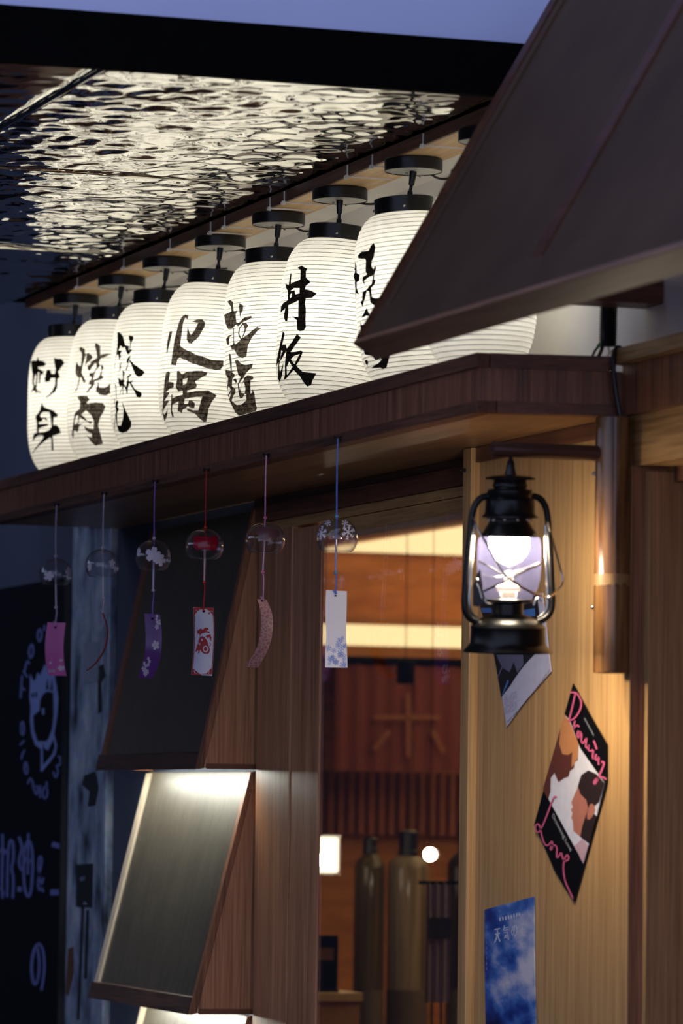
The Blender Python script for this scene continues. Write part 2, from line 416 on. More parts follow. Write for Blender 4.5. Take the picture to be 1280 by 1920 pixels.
struct('wall_door_side', B(-5.1, -4.4, 0, .06, 0, 2.083), M['oak'], 'oak wall on the near side of the doorway', 'wall')

# ------------------------------------------------------------------ rippled canopy overhead
can = thing('ceiling', 'rippled mirror steel sheets under a black canopy above the lanterns', 'ceiling', (-7.8, -1, CEI)); can['kind'] = 'structure'
FX = -6.27
meshobj('black_fascia', B(FX-.02, FX, -2.6, .02, CEI, 2.762), M['blackmat'], can)
meshobj('canopy_top', B(-9.5, FX-.02, -2.6, .02, CEI+.02, 2.75), M['blackmat'], can)
def sheet(x0, x1, y0, y1, seed, amp, res=.0085):
    mb = MB(); nx = int((x1-x0)/res); ny = int((y1-y0)/res); vs = []
    for i in range(nx+1):
        x = x0+(x1-x0)*i/nx
        for j in range(ny+1):
            y = y0+(y1-y0)*j/ny
            k = amp*min(1, (FX-.05-x)/.12 if x > FX-.17 else 1); k = max(k, 0)
            v0 = noise.voronoi((x/.075+seed, y/.06, .3*seed))[0]; h = .55*noise.noise((x/.06+seed, y/.055, seed*1.7))+.25*noise.noise((x/.028+seed, y/.028, 9.1))+.4*noise.noise((x/.16, y/.14+seed, 3.3))+.9*(v0[1]-v0[0])
            e = min(i, nx-i, j, ny-j); rim = -.003 if e == 0 else 0
            vs.append((x, y, CEI+.006+h*k-rim))
    fs = [(i*(ny+1)+j, i*(ny+1)+j+1, (i+1)*(ny+1)+j+1, (i+1)*(ny+1)+j) for i in range(nx) for j in range(ny)]
    mb.add(vs, fs); mb.sm = True; return mb
for k, (a, b) in enumerate(((-7.38, FX-.004), (-8.455, -7.384), (-9.45, -8.459))):
    meshobj('steel_sheet', sheet(a, b, -.822, -.16, k*3.1, .0046, .006), M['ripple'], can)
    meshobj('steel_sheet', sheet(a, b, -2.55, -.826, k*3.1+17, .0014, .014), M['ripple'], can)
meshobj('sheet_joint', B(-9.45, FX-.01, -.8255, -.8225, CEI+.002, CEI+.008), M['ripple'], can)
for xx in (-7.382, -8.457): meshobj('sheet_joint', B(xx-.0015, xx+.0015, -2.55, -.16, CEI+.003, CEI+.009), M['ripple'], can)
struct('trim_5', B(-9.45, FX-.002, -.0655, .02, 2.668, CEI+.02), M['plaster'], 'white plaster strip between lamp board and wall', 'trim')
struct('wall_overhead', B(-6.7, -6.45, -6, .02, 2.75, 5), M['blueplaster'], 'pale painted beam above the black canopy edge', 'wall')
# ------------------------------------------------------------------ lamp board with cable ties
BZ = 2.656
bd = thing('lamp_board', 'long wooden board under the canopy carrying the lantern fittings', 'board', (-7.8, -.12, BZ))
meshobj('plank', B(-9.28, FX-.004, -.156, -.066, BZ+.0015, CEI+.004), wood('pine_plank', rgb(206, 164, 112), rgb(236, 202, 152), 'x', fine=150), bd)
meshobj('dark_edge', B(-9.28, FX-.004, -.162, -.156, BZ, CEI+.002), M['walnutx'], bd)
LX = [-9.0, -8.641, -8.308, -7.945, -7.58, -7.226, -6.839, -6.48]
tienames = ['raw fish', 'roast meat', 'iron plate grill', 'hot pot', 'ramen noodles', 'rice bowl', 'grilled bird', 'half hidden', 'spare', 'spare', 'spare']
for i, xx in enumerate([x+.165 for x in LX]+[LX[3]+.075, LX[6]-.09, LX[4]+.08]):
    mb = MB()
    mb.box(xx-.0015, xx+.0015, -.1645, -.1625, BZ-.002, CEI); mb.box(xx-.0015, xx+.0015, -.1645, -.079, BZ-.0025, BZ-.0005)
    mb.box(xx-.003, xx+.003, -.168, -.162, BZ-.006, BZ+.001)
    mb.tube([(xx, -.165, BZ-.003), (xx+.008, -.172, BZ-.006), (xx+.016, -.174, BZ-.004)], .001, 5)
    tag(meshobj('cable_tie', mb, M['white']), 'white cable tie on the board beside the %s lantern fitting' % tienames[i] if i < 8 else ('second white cable tie close before the hot pot lantern fitting', 'white cable tie just beyond the grilled bird lantern fitting', 'second white cable tie close before the ramen lantern fitting')[i-8], 'cable tie', 'cable ties on the lamp board')
mb = MB(); pts = []
for i in range(60):
    x = -9.3+i*(2.95/59); pts.append((x, .017+.001*random.random(), 2.615+.006*noise.noise((x*5, 0, 0))))
tag(meshobj('wall_cable', mb.tube(pts, .0022, 6), M['plaster']), 'thin white cable tacked along the plaster wall behind the lanterns', 'cable')

# ------------------------------------------------------------------ lintel ledge
lt = thing('lintel_ledge', 'dark walnut ledge box projecting over the shop window', 'ledge', (-7.7, -.12, SOF))
def plan(y0, y1, xe0, xe1, z0, z1, mat, name, x1=X1):   # xe0 at front, xe1 at wall
    a = [(x1, y0, z0), (xe0, y0, z0), (xe1, y1, z0), (x1, y1, z0)]
    return meshobj(name, MB().prism(a, (0, 0, z1-z0)), mat, lt, bevel=.001)
XF, XW = -6.20, -6.165
meshobj('fascia', B(X1, XF, LY, LY+.012, SOF+.018, 2.233), M['walnut'], lt)
meshobj('end_panel', MB().prism([(XF-.012, LY+.0005, SOF+.018), (XF, LY+.0005, SOF+.018), (XW, -.004, SOF+.018), (XW-.012, -.004, SOF+.018)], (0, 0, 2.233-SOF-.018)), M['walnut'], lt)
meshobj('end_panel', B(X1, X1+.012, LY+.0125, .02, SOF+.018, 2.233), M['walnut'], lt)
meshobj('top_lip', B(X1-.004, XF+.004, LY-.005, LY+.018, 2.233, LTOP), M['walnutx'], lt, bevel=.0015)
meshobj('end_lip', MB().prism([(XF-.02, LY+.0185, 2.233), (XF+.005, LY+.0185, 2.233), (XW+.005, -.032, 2.233), (XW-.02, -.032, 2.233)], (0, 0, LTOP-2.233)), M['walnuty'], lt)
meshobj('bottom_trim', B(X1-.002, XF+.003, LY-.004, LY+.03, SOF, SOF+.018), M['walnutx'], lt, bevel=.0015)
meshobj('end_trim', MB().prism([(XF-.027, LY+.031, SOF), (XF+.003, LY+.031, SOF), (XW+.003, -.013, SOF), (XW-.027, -.013, SOF)], (0, 0, .018)), M['walnuty'], lt)
meshobj('soffit_board', MB().prism([(X1, LY+.03, SOF+.001), (XF-.028, LY+.03, SOF+.001), (XW-.028, .118, SOF+.001), (X1, .118, SOF+.001)], (0, 0, .012)), M['soffit'], lt)
meshobj('shelf_board', MB().prism([(X1+.013, LY+.014, 2.215), (XF-.014, LY+.014, 2.215), (XW-.014, .0195, 2.215), (X1+.013, .0195, 2.215)], (0, 0, .01)), M['walnutx'], lt)

# ------------------------------------------------------------------ sign boxes left of the window
BXL, BXR, BY = -8.955, -8.212, .058
def sign_box(zt, zb, yb, label, light=True, pale=False):
    t = thing('slanted_sign_box', label, 'sign box', (-8.58, 0, zb), 'slanted sign boxes beside the window')
    yt = .048; th = .012
    def S(x, k, o=0):                 # point on the slanted face, k = 0 top .. 1 bottom, o = out of the face
        n = Vector((0, -(zt-zb), -(yt-yb))).normalized()
        return Vector((x, yt+(yb-yt)*k, zt+(zb-zt)*k))+Vector((0, n.y, -n.z if n.z > 0 else n.z))*o
    def slab(xa, xb, k0, k1, o0, o1):
        a = [S(xa, k0, o0), S(xb, k0, o0), S(xb, k1, o0), S(xa, k1, o0)]; b = [S(xa, k0, o1), S(xb, k0, o1), S(xb, k1, o1), S(xa, k1, o1)]
        return MB().hexa(a, b)
    kr = 1-.034/(zt-zb)
    meshobj('face_panel', slab(BXL+.03, BXR-.02, 0, kr, -.008, -.002), M['panelface'], t)
    meshobj('edge_strip', slab(BXL, BXL+.03, 0, kr, -.008, .004), M['paledge'] if pale else M['redge'], t)
    meshobj('edge_strip', slab(BXR-.02, BXR, 0, 1, -.008, .004), M['walnut'], t)
    meshobj('bottom_rail', slab(BXL-.012, BXR-.02, kr, 1, -.008, .006), M['darkx'], t)
    for xx, nm in ((BXR-.008, 'side_panel'), (BXL, 'side_panel')):
        meshobj(nm, MB().prism([S(xx, 0, -.009), S(xx, 1, -.009), (xx, BY, zb), (xx, BY, zt)], (.008, 0, 0)), M['teak'], t)
    meshobj('side_rail', B(BXR, BXR+.002, yb+.012, BY, zb, zb+.011), M['walnuty'], t)
    meshobj('bottom_board', B(BXL+.009, BXR-.009, yb+.03, .026, zb+.011, zb+.018), M['white'], t)
    if light:
        meshobj('light_strip', B(BXL+.03, BXR-.015, -.040, -.022, zb+.003, zb+.010), M['led'], t)
    return t
sign_box(2.142, 1.617, -.062, 'uppermost slanted sign box, brown edged, meeting the ledge soffit')
sign_box(1.612, 1.126, -.070, 'slanted sign box brightly lit from the box above it', pale=True)
sign_box(1.121, .63, -.074, 'slanted sign box below the brightly lit one, only its top showing', light=False, pale=True)
# ------------------------------------------------------------------ steel post, sign board at the left
mp = thing('steel_post', 'stained galvanised steel post between sign board and sign boxes', 'post', (-9.43, .07, 0))
pm = MB().box(-9.594, -9.275, .045, .079, 0, 2.4); meshobj('shaft', pm, M['galv'], mp, bevel=.004)
pb = MB().add([(-9.61, .045, 0), (-9.262, .045, 0), (-9.262, .045, 2.4), (-9.61, .045, 2.4)], [(0, 1, 2, 3)]).bvh()
def prints(name, polys, mat, parent, org, sc, bv, off=.001, g=8):
    for p_ in polys:
        d_ = decal(MB(), [p_], org, sc, bv, off, g)
        if d_.f: meshobj(name, d_, mat, parent)
patch = prints
patch('pasted_sticker', [[[(440, 1220), (560, 1215), (550, 1500), (440, 1510)]]], col(120, 128, 142), mp, (40, 880), 3.765, pb)
patch('pasted_sticker', [[[(575, 1060), (600, 1060), (570, 1150), (545, 1150)]]], col(150, 156, 170), mp, (40, 880), 3.765, pb)
patch('dark_label', [[[(335, 1220), (410, 1215), (405, 1410), (335, 1405)], [(350, 1275), (375, 1270), (372, 1290), (352, 1292)], [(360, 1395), (385, 1395), (374, 1380)]]], col(16, 18, 24), mp, (0, 1100), 2.3415, pb)
patch('peeled_patch', [[[(433, 350), (455, 340), (465, 390), (445, 420), (448, 545), (432, 560), (430, 470)]], [[(370, 830), (420, 810), (435, 880), (420, 960), (385, 965), (395, 900), (360, 870)]], [[(360, 1400), (370, 1400), (350, 1900), (338, 1900)]], [[(380, 1420), (392, 1420), (382, 1720), (370, 1720)]]], col(20, 22, 28), mp, (0, 1100), 2.3415, pb)
patch('rust_streak', [[[(300, 1590), (322, 1580), (325, 1690), (300, 1800), (290, 1780)]]], col(84, 52, 34), mp, (0, 1100), 2.3415, pb)
sb = thing('sign_board', 'black sign board with a pale cat emblem in a ring of letters', 'sign', (-10.4, .05, 0))
sm = MB().box(-11.7, -9.607, .04, .06, 0, 2.07); meshobj('board', sm, M['signboard'], sb)
meshobj('edge_frame', B(-9.607, -9.596, .03, .06, 0, 2.075), M['black'], sb)
sbv = sm.bvh()
cat_loops = [[(290, 620), (325, 700), (345, 670), (360, 610), (385, 640), (430, 530), (450, 560), (480, 620), (525, 640), (545, 760), (560, 850), (550, 1000), (520, 1200), (545, 1300), (535, 1380), (480, 1460), (430, 1520), (400, 1555), (390, 1540), (393, 1340), (340, 1300), (305, 1200), (290, 1060), (297, 940), (285, 850), (290, 720)],
 [(320, 1020), (380, 970), (385, 880), (410, 820), (450, 790), (510, 800), (515, 1000), (500, 1150), (460, 1250), (430, 1265), (360, 1260), (325, 1150)],
 [(412, 1270), (425, 1330), (460, 1350), (515, 1240), (525, 1320), (500, 1390), (412, 1490)],
 [(305, 810), (325, 800), (325, 850), (308, 850)], [(338, 800), (355, 795), (355, 845), (340, 850)],
 [(440, 770), (455, 660), (468, 770)], [(480, 780), (498, 670), (508, 780)],
 [(400, 950), (425, 950), (425, 1010), (405, 1010)]]
patch('cat_emblem', [cat_loops], M['signpaint'], sb, (0, 1140), 5.053, sbv, .0015, 4)
let = []
for pts, cl in (([(385, 180), (405, 260), (380, 335), (355, 260)], 1), ([(430, 160), (425, 220)], 0), ([(280, 470), (310, 470), (325, 400), (310, 330), (285, 380), (278, 440), (300, 460)], 0),
    ([(225, 595), (265, 655)], 0), ([(240, 600), (262, 490), (290, 530)], 0), ([(215, 640), (200, 855)], 0), ([(205, 750), (245, 780)], 0),
    ([(205, 1080), (230, 1080), (235, 1200), (205, 1200)], 1), ([(195, 1300), (235, 1255)], 0), ([(240, 1345), (210, 1400), (210, 1435)], 0),
    ([(245, 1440), (272, 1520), (262, 1585), (232, 1540)], 1), ([(270, 1665), (290, 1605), (315, 1640), (325, 1720)], 0), ([(330, 1720), (350, 1780), (370, 1720), (345, 1680)], 0),
    ([(385, 1680), (385, 1800)], 0), ([(445, 1645), (460, 1780), (425, 1815), (405, 1750), (425, 1690), (455, 1700)], 0), ([(605, 985), (640, 1000)], 0),
    ([(600, 1125), (635, 1145), (620, 1180)], 0), ([(600, 1210), (590, 1340), (605, 1385)], 0), ([(555, 1400), (580, 1420), (575, 1500), (545, 1480)], 0),
    ([(540, 1490), (560, 1560), (530, 1620), (510, 1550)], 0), ([(608, 650), (625, 760), (632, 650)], 0)):
    let.append(stroke(sm2(pts, 2, bool(cl)), 17, bool(cl)))
patch('ring_letter', let, M['signpaint2'], sb, (0, 1140), 5.053, sbv, .0015, 4)
let = []
for pts, cl, wd in (([(28, 210), (30, 360), (20, 680), (30, 790)], 0, 22), ([(5, 350), (62, 380)], 0, 44), ([(8, 690), (40, 750)], 0, 26),
    ([(70, 780), (75, 400), (95, 255), (125, 280), (130, 440), (105, 520), (130, 600), (120, 790)], 0, 22), ([(175, 235), (210, 330), (175, 430), (180, 500), (200, 540)], 0, 22), ([(160, 705), (202, 708)], 0, 44),
    ([(265, 255), (225, 330), (215, 500), (225, 700), (255, 785), (287, 740), (302, 500), (295, 330)], 1, 24), ([(262, 205), (255, 575)], 0, 20), ([(225, 430), (278, 465)], 0, 46),
    ([(395, 735), (350, 560), (350, 450), (370, 400), (388, 450), (345, 620), (350, 710), (372, 720), (397, 600)], 0, 18), ([(472, 300), (582, 333)], 0, 46), ([(458, 735), (572, 735)], 0, 50),
    ([(355, 1195), (310, 1240), (285, 1400), (300, 1530), (320, 1572), (345, 1530), (362, 1400), (345, 1235)], 0, 26), ([(352, 1192), (395, 1240), (408, 1400), (395, 1520), (378, 1620)], 0, 24)):
    let.append(stroke(sm2(pts, 2, bool(cl)), wd, bool(cl)))
patch('painted_letter_stroke', let, M['signpaint2'], sb, (0, 1520), 4.8, sbv, .0015, 4)

# ------------------------------------------------------------------ awning over the doorway
AY, AZ = -.477, 2.255; SL = Vector((0, .315, .548)).normalized(); AN = Vector((0, -SL.z, SL.y)); ALEN = (0-AY)/SL.y+.02
AX0, AX1 = -6.095, -4.5
aw = thing('awning', 'sloping brown wooden awning with raised battens over the doorway', 'awning', (-5.3, -.25, AZ))
def aslab(xa, xb, s0, s1, o0, o1):
    p = lambda x, s_, o: Vector((x, AY, AZ))+SL*s_+AN*o
    return MB().hexa([p(xa, s0, o0), p(xb, s0, o0), p(xb, s1, o0), p(xa, s1, o0)], [p(xa, s0, o1), p(xb, s0, o1), p(xb, s1, o1), p(xa, s1, o1)])
ribs = [AX0, -5.445, -4.915]
for i, xa in enumerate(ribs):
    xb = ribs[i+1] if i < 2 else AX1
    meshobj('roof_panel', aslab(xa+.02, xb, .04, ALEN, -.02, -.004), M['awn'], aw)
meshobj('edge_batten', aslab(AX0, AX0+.036, .0, ALEN, -.043, .004), M['awnrib'], aw, bevel=.002)
meshobj('edge_batten', aslab(AX0+.036, AX0+.06, .045, ALEN, -.022, .001), M['awn'], aw, bevel=.002)
for xa in ribs[1:]: meshobj('batten', aslab(xa-.018, xa+.024, .05, ALEN, -.006, .0), M['awnrib'], aw, bevel=.002)
meshobj('eave_rail', aslab(AX0+.036, AX1, 0, .055, -.022, .002), M['awn'], aw, bevel=.002)
meshobj('eave_fascia', aslab(AX0, AX1, -.010, 0, -.043, .003), wood('lit_eave_board', rgb(96, 68, 50), rgb(136, 100, 74), 'x', fine=120, rough=.5), aw, bevel=.0015)  # lighter brown puts light from below into the fascia colour
meshobj('underside_board', aslab(AX0+.04, AX1, .001, ALEN, -.043, -.036), M['oakx'], aw)
meshobj('support_arm', B(-6.15, -6.076, -.36, .019, 2.332, 2.372), M['walnuty'], aw, bevel=.0015)

# ------------------------------------------------------------------ paper lanterns
R, RB, ZT, ZB = .0925, .050, 2.562, 2.262
NR = 38
def prof(t):           # t -1 bottom .. 1 top
    return RB-.004+(R-RB+.004)*(1-abs(t)**3.6)**.55
def body_mesh():
    mb = MB(); n = NR*4; P = []
    for i in range(n+1):
        t = -1+2*i/n; sc = .0011*abs(math.sin(PI*(i % 4)/4))
        P.append((prof(t)+sc, ZB+(ZT-ZB)*i/n))
    mb.lathe(P, (0, 0, 0), 56); return mb
def spiral_mesh():
    pts = []; n = NR*40
    for i in range(n+1):
        k = i/n; t = -1+2*k; a = 2*PI*NR*k; r = prof(t)+.0005
        pts.append((r*math.cos(a), r*math.sin(a), ZB+(ZT-ZB)*k))
    return MB().tube(pts, .00055, 4)
def cap_mesh(z0, z1): 
    mb = MB(); mb.lathe([(.030, z0+.002), (RB, z0), (RB+.001, z0), (RB+.001, z1), (RB-.001, z1+.001), (.004, z1+.001)], (0, 0, 0), 40); return mb
PZ = ZT+.030
names = ['raw fish', 'roast meat', 'iron plate grill', 'hot pot', 'ramen noodles', 'rice bowl', 'grilled bird', None]
SWING = [-8, -11, -15, -10, -11, -3, -18, -12]
tilts = [0.2, -1.5, -.6, -3.4, 1.8, -4.0, 4.2, 0]
INK = {}
INK[0] = ((50, 650), 9.14, 'ink', [
 [[(95,240),(175,240),(198,170),(215,240),(290,255),(340,300),(300,335),(205,345),(200,375),(255,400),(298,430),(285,468),(248,480),(228,640),(210,635),(220,440),(200,440),(185,620),(175,700),(180,750),(250,770),(250,790),(205,775),(172,775),(162,805),(150,760),(112,755),(85,800),(90,760),(125,690),(105,630),(112,480),(90,350),(82,280)],[(155,465),(172,500),(158,650),(140,660),(130,600)]],
 [[(470,190),(500,200),(545,210),(575,200),(620,240),(650,285),(600,350),(540,430),(570,515),(530,560),(525,700),(490,770),(345,880),(335,870),(430,780),(490,660),(490,540),(420,540),(400,585),(330,615),(315,560),(345,410),(365,390),(408,395),(425,465),(480,475),(500,400),(475,280)]],
 [[(262,965),(310,1045),(400,1070),(490,1120),(545,1175),(520,1205),(468,1205),(455,1345),(520,1350),(560,1385),(590,1480),(450,1525),(460,1700),(465,1790),(430,1775),(425,1570),(400,1560),(300,1630),(200,1720),(110,1825),(100,1820),(160,1730),(250,1620),(298,1540),(270,1515),(200,1520),(140,1580),(125,1620),(110,1600),(125,1500),(180,1480),(180,1300),(155,1200),(230,1100)],
  [(245,1150),(290,1120),(390,1120),(405,1170),(430,1370),(390,1430),(310,1465),(215,1475),(215,1400),(250,1385),(380,1350),(365,1318),(215,1325),(215,1295),(265,1275),(290,1235),(350,1265),(360,1245),(330,1215),(250,1215),(235,1180)]]])
INK[1] = ((125, 630), 8.73, 'inkthin', [
 [[(210,215),(235,180),(300,215),(305,280),(320,300),(360,275),(430,340),(395,400),(350,430),(305,490),(325,370),(330,310),(310,330),(270,470),(250,600),(285,680),(320,745),(285,775),(255,700),(230,660),(205,780),(185,870),(150,915),(145,890),(175,860),(210,680),(175,660),(150,600),(155,480),(170,430),(215,500),(240,480),(255,300),(245,270)]],
 [[(465,160),(475,110),(550,160),(555,320),(640,285),(730,290),(680,320),(560,370),(530,430),(545,475),(580,470),(610,520),(580,560),(575,640),(605,685),(560,710),(460,745),(455,800),(340,930),(320,925),(410,805),(365,790),(365,755),(400,730),(410,670),(370,650),(375,620),(440,605),(490,520),(490,450),(460,450),(410,520),(375,575),(345,540),(345,490),(390,460),(400,420),(500,365),(490,260)],[(480,560),(560,480),(570,560),(530,680),(430,720),(455,640)]],
 [[(505,740),(525,760),(535,840),(620,850),(700,800),(720,740),(735,560),(740,700),(720,850),(720,935),(640,970),(540,955),(480,900),(490,840),(515,800)]],
 [[(180,1000),(230,985),(340,985),(380,1045),(330,1090),(345,1115),(470,1090),(590,1100),(635,1150),(600,1250),(550,1330),(515,1470),(540,1550),(580,1700),(595,1760),(480,1795),(400,1730),(360,1665),(310,1615),(350,1640),(415,1665),(415,1600),(320,1550),(285,1480),(360,1510),(440,1520),(450,1400),(400,1290),(320,1215),(240,1290),(300,1330),(340,1390),(430,1410),(390,1435),(300,1380),(215,1330),(195,1440),(270,1435),(215,1470),(185,1575),(150,1555),(125,1550),(120,1660),(105,1670),(90,1610),(110,1450),(140,1260),(220,1190),(225,1080)],[(160,1310),(195,1300),(190,1420),(140,1450),(135,1400)]]])
INK[2] = ((205, 610), 9.14, 'ink', [
 [[(145,125),(180,115),(240,190),(275,340),(340,350),(335,420),(400,410),(345,490),(310,490),(270,370),(240,385),(195,345),(165,430),(220,430),(190,510),(210,530),(175,600),(160,500),(135,500),(110,620),(100,740),(95,700),(130,480),(150,280)]],
 [[(335,180),(415,190),(415,240),(375,310),(360,420),(345,420),(365,290),(340,235)]],
 [[(300,600),(340,530),(370,520),(350,590),(430,670),(610,800),(560,870),(500,890),(450,850),(390,700),(340,600),(310,750),(290,785),(285,770),(320,650),(300,635)]],
 [[(165,610),(190,680),(210,620),(215,640),(195,700),(210,710),(175,800),(185,700)]],
 [[(230,775),(270,800),(250,930),(270,945),(250,990),(290,1060),(320,900),(300,880),(380,835),(370,870),(330,900),(345,970),(425,925),(380,990),(440,1100),(545,1145),(560,1195),(520,1245),(470,1220),(425,1120),(345,990),(320,1100),(315,1170),(300,1170),(290,1110),(250,1040),(240,1190),(230,1190),(240,1060),(165,1235),(200,1130),(230,1040),(185,1050),(165,1000),(160,890),(200,935),(240,930)]],
 [[(105,1010),(125,1020),(130,1290),(160,1290),(150,1370),(140,1390),(170,1430),(140,1500),(140,1640),(150,1720),(205,1720),(240,1600),(250,1440),(220,1300),(290,1470),(380,1660),(375,1740),(310,1820),(230,1845),(165,1815),(135,1700),(110,1590),(105,1540),(125,1460),(105,1400),(125,1280),(115,1100)]],
 [[(95,1260),(105,1270),(100,1350),(92,1350)]], [[(95,1620),(105,1600),(100,1800),(92,1810)]]])
INK[3] = ((295, 580), 8.347, 'inkthin', [
 [[(205,340),(240,350),(200,520),(160,690),(148,700),(160,520),(185,390)]],
 [[(440,80),(490,100),(480,165),(440,130),(405,220),(380,420),(360,560),(385,600),(600,705),(850,790),(1030,800),(1030,890),(980,950),(900,955),(750,910),(550,850),(360,755),(320,780),(295,880),(220,870),(235,730),(270,490),(340,210),(385,120)]],
 [[(540,190),(640,160),(700,160),(745,200),(740,270),(650,430),(540,530),(490,530),(460,470),(470,350),(480,265),(500,360),(530,405),(600,300),(640,210)]],
 [[(140,1000),(175,965),(205,995),(180,1130),(260,1145),(260,1215),(200,1245),(120,1310),(185,1300),(190,1325),(110,1440),(185,1425),(180,1450),(110,1560),(95,1620),(120,1650),(165,1560),(160,1660),(120,1755),(90,1640),(85,1580),(100,1350),(120,1120)]],
 [[(310,970),(340,955),(385,1015),(480,975),(600,960),(700,960),(780,990),(770,1030),(690,1070),(590,1130),(620,1190),(600,1240),(470,1270),(470,1310),(600,1275),(800,1270),(925,1350),(850,1450),(800,1550),(785,1660),(765,1755),(720,1755),(640,1690),(600,1640),(465,1580),(470,1550),(560,1580),(640,1580),(690,1400),(705,1360),(560,1380),(430,1400),(420,1480),(480,1475),(495,1430),(540,1420),(590,1470),(580,1540),(540,1545),(480,1515),(400,1570),(390,1620),(320,1590),(330,1500),(335,1440),(240,1490),(235,1580),(265,1690),(240,1690),(215,1600),(225,1330),(240,1330),(240,1390),(400,1330),(400,1270),(330,1285),(290,1210),(310,1100)],[(400,1100),(480,1080),(455,1170),(405,1190)]]])
INK[4] = ((410, 555), 8.17, 'inkthin', [
 [[(140,90),(180,65),(225,90),(235,235),(290,230),(265,280),(275,400),(310,410),(410,320),(500,305),(510,325),(460,365),(390,390),(300,465),(270,440),(200,510),(150,510),(110,420),(90,290),(200,240),(195,170)]],
 [[(320,110),(380,150),(375,215),(345,270),(340,350),(325,270),(315,180)]],
 [[(225,490),(237,490),(240,700),(255,740),(340,680),(300,580),(310,500),(370,415),(420,410),(455,450),(420,530),(370,640),(440,600),(520,520),(600,470),(610,490),(660,495),(600,530),(500,650),(450,760),(430,920),(370,955),(300,920),(240,820),(205,825),(180,750),(210,755),(230,720)],[(330,500),(375,440),(400,480),(395,550),(350,650),(320,580)]],
 [[(120,660),(160,600),(220,590),(170,640),(165,740),(145,750),(125,710)]],
 [[(160,885),(185,880),(205,1000),(205,1140),(260,1140),(205,1165),(250,1195),(245,1240),(215,1260),(210,1380),(260,1420),(265,1480),(225,1530),(205,1600),(280,1670),(350,1665),(430,1590),(420,1540),(430,1500),(400,1495),(370,1560),(330,1565),(310,1490),(295,1350),(340,1240),(300,1200),(270,1050),(255,990),(290,970),(340,1030),(420,1060),(525,1030),(510,1095),(420,1180),(390,1240),(310,1350),(330,1440),(350,1380),(380,1300),(400,1240),(450,1210),(530,1230),(530,1270),(490,1290),(490,1490),(515,1480),(520,1420),(550,1500),(570,1660),(590,1710),(570,1760),(320,1830),(260,1780),(190,1640),(150,1780),(140,1730),(180,1620),(140,1660),(170,1580),(200,1460),(130,1590),(130,1560),(190,1430),(160,1380),(130,1470),(150,1260),(115,1200),(110,1130),(190,1140)],[(345,1380),(390,1310),(415,1420),(400,1490),(340,1480)]],
 [[(225,1270),(265,1260),(285,1300),(275,1340),(240,1300)]]])
INK[5] = ((510, 490), 7.68, 'ink', [
 [[(370,90),(435,65),(510,110),(490,150),(490,240),(545,280),(550,310),(490,350),(480,400),(515,405),(645,465),(580,525),(490,530),(480,600),(490,700),(485,850),(490,950),(460,1000),(400,1010),(365,980),(360,870),(365,850),(290,795),(380,810),(385,565),(240,635),(240,740),(225,860),(195,860),(175,800),(195,680),(130,740),(135,650),(215,530),(160,605),(235,560),(230,430),(205,380),(200,325),(245,340),(270,170),(285,180),(275,325),(410,260),(415,130)],[(270,430),(320,385),(400,385),(400,460),(340,480),(330,420)],[(260,490),(290,455),(290,510),(265,530)]],
 [[(160,1010),(190,1040),(150,1210),(205,1200),(215,1260),(290,1160),(360,1050),(420,1095),(270,1310),(300,1310),(420,1280),(445,1310),(400,1420),(350,1500),(440,1590),(640,1610),(580,1720),(565,1780),(510,1800),(470,1760),(400,1650),(315,1565),(190,1705),(175,1690),(190,1640),(190,1480),(210,1290),(130,1430),(110,1420),(160,1290),(140,1280),(120,1430),(110,1500),(120,1600),(170,1460),(150,1640),(115,1740),(90,1680),(95,1600),(100,1450),(70,1520),(75,1420),(120,1200)],[(275,1410),(320,1360),(400,1335),(325,1480)],[(215,1520),(250,1445),(300,1520),(220,1640)]]])
INK[6] = ((650, 445), 7.385, 'ink', [
 [[(335,120),(380,75),(400,140),(380,270),(350,330),(345,410),(375,440),(395,385),(410,430),(385,520),(380,580),(405,600),(385,660),(340,700),(350,820),(380,845),(440,850),(560,770),(560,600),(590,720),(560,860),(440,930),(400,955),(330,900),(315,750),(285,740),(225,960),(195,900),(220,870),(225,760),(280,720),(350,640),(370,520),(300,560),(245,600),(260,675),(220,600),(235,480),(235,550),(285,510),(265,470),(270,320),(255,300),(165,290),(160,250),(210,200),(310,185)]],
 [[(120,320),(140,400),(145,490),(185,520),(180,600),(145,620),(145,700),(175,790),(135,770),(125,870),(125,700),(100,640),(105,560),(100,440),(120,430)]],
 [[(280,975),(325,1090),(280,1085),(210,1115)]],
 [[(195,1165),(215,1220),(420,1160),(430,1330),(230,1400),(215,1500),(560,1400),(600,1625),(555,1800),(510,1825),(470,1800),(340,1810),(440,1740),(490,1690),(470,1660),(440,1690),(400,1700),(360,1640),(260,1620),(230,1540),(200,1300)],[(240,1260),(390,1215),(390,1300),(235,1350)]],
 [[(255,1700),(290,1695),(305,1730),(290,1775),(265,1740)]], [[(185,1520),(205,1770),(195,1770),(180,1600)]], [[(210,1680),(235,1780),(228,1785),(212,1730)]]])
proto = {}
bodymb = body_mesh(); spiralmb = spiral_mesh()
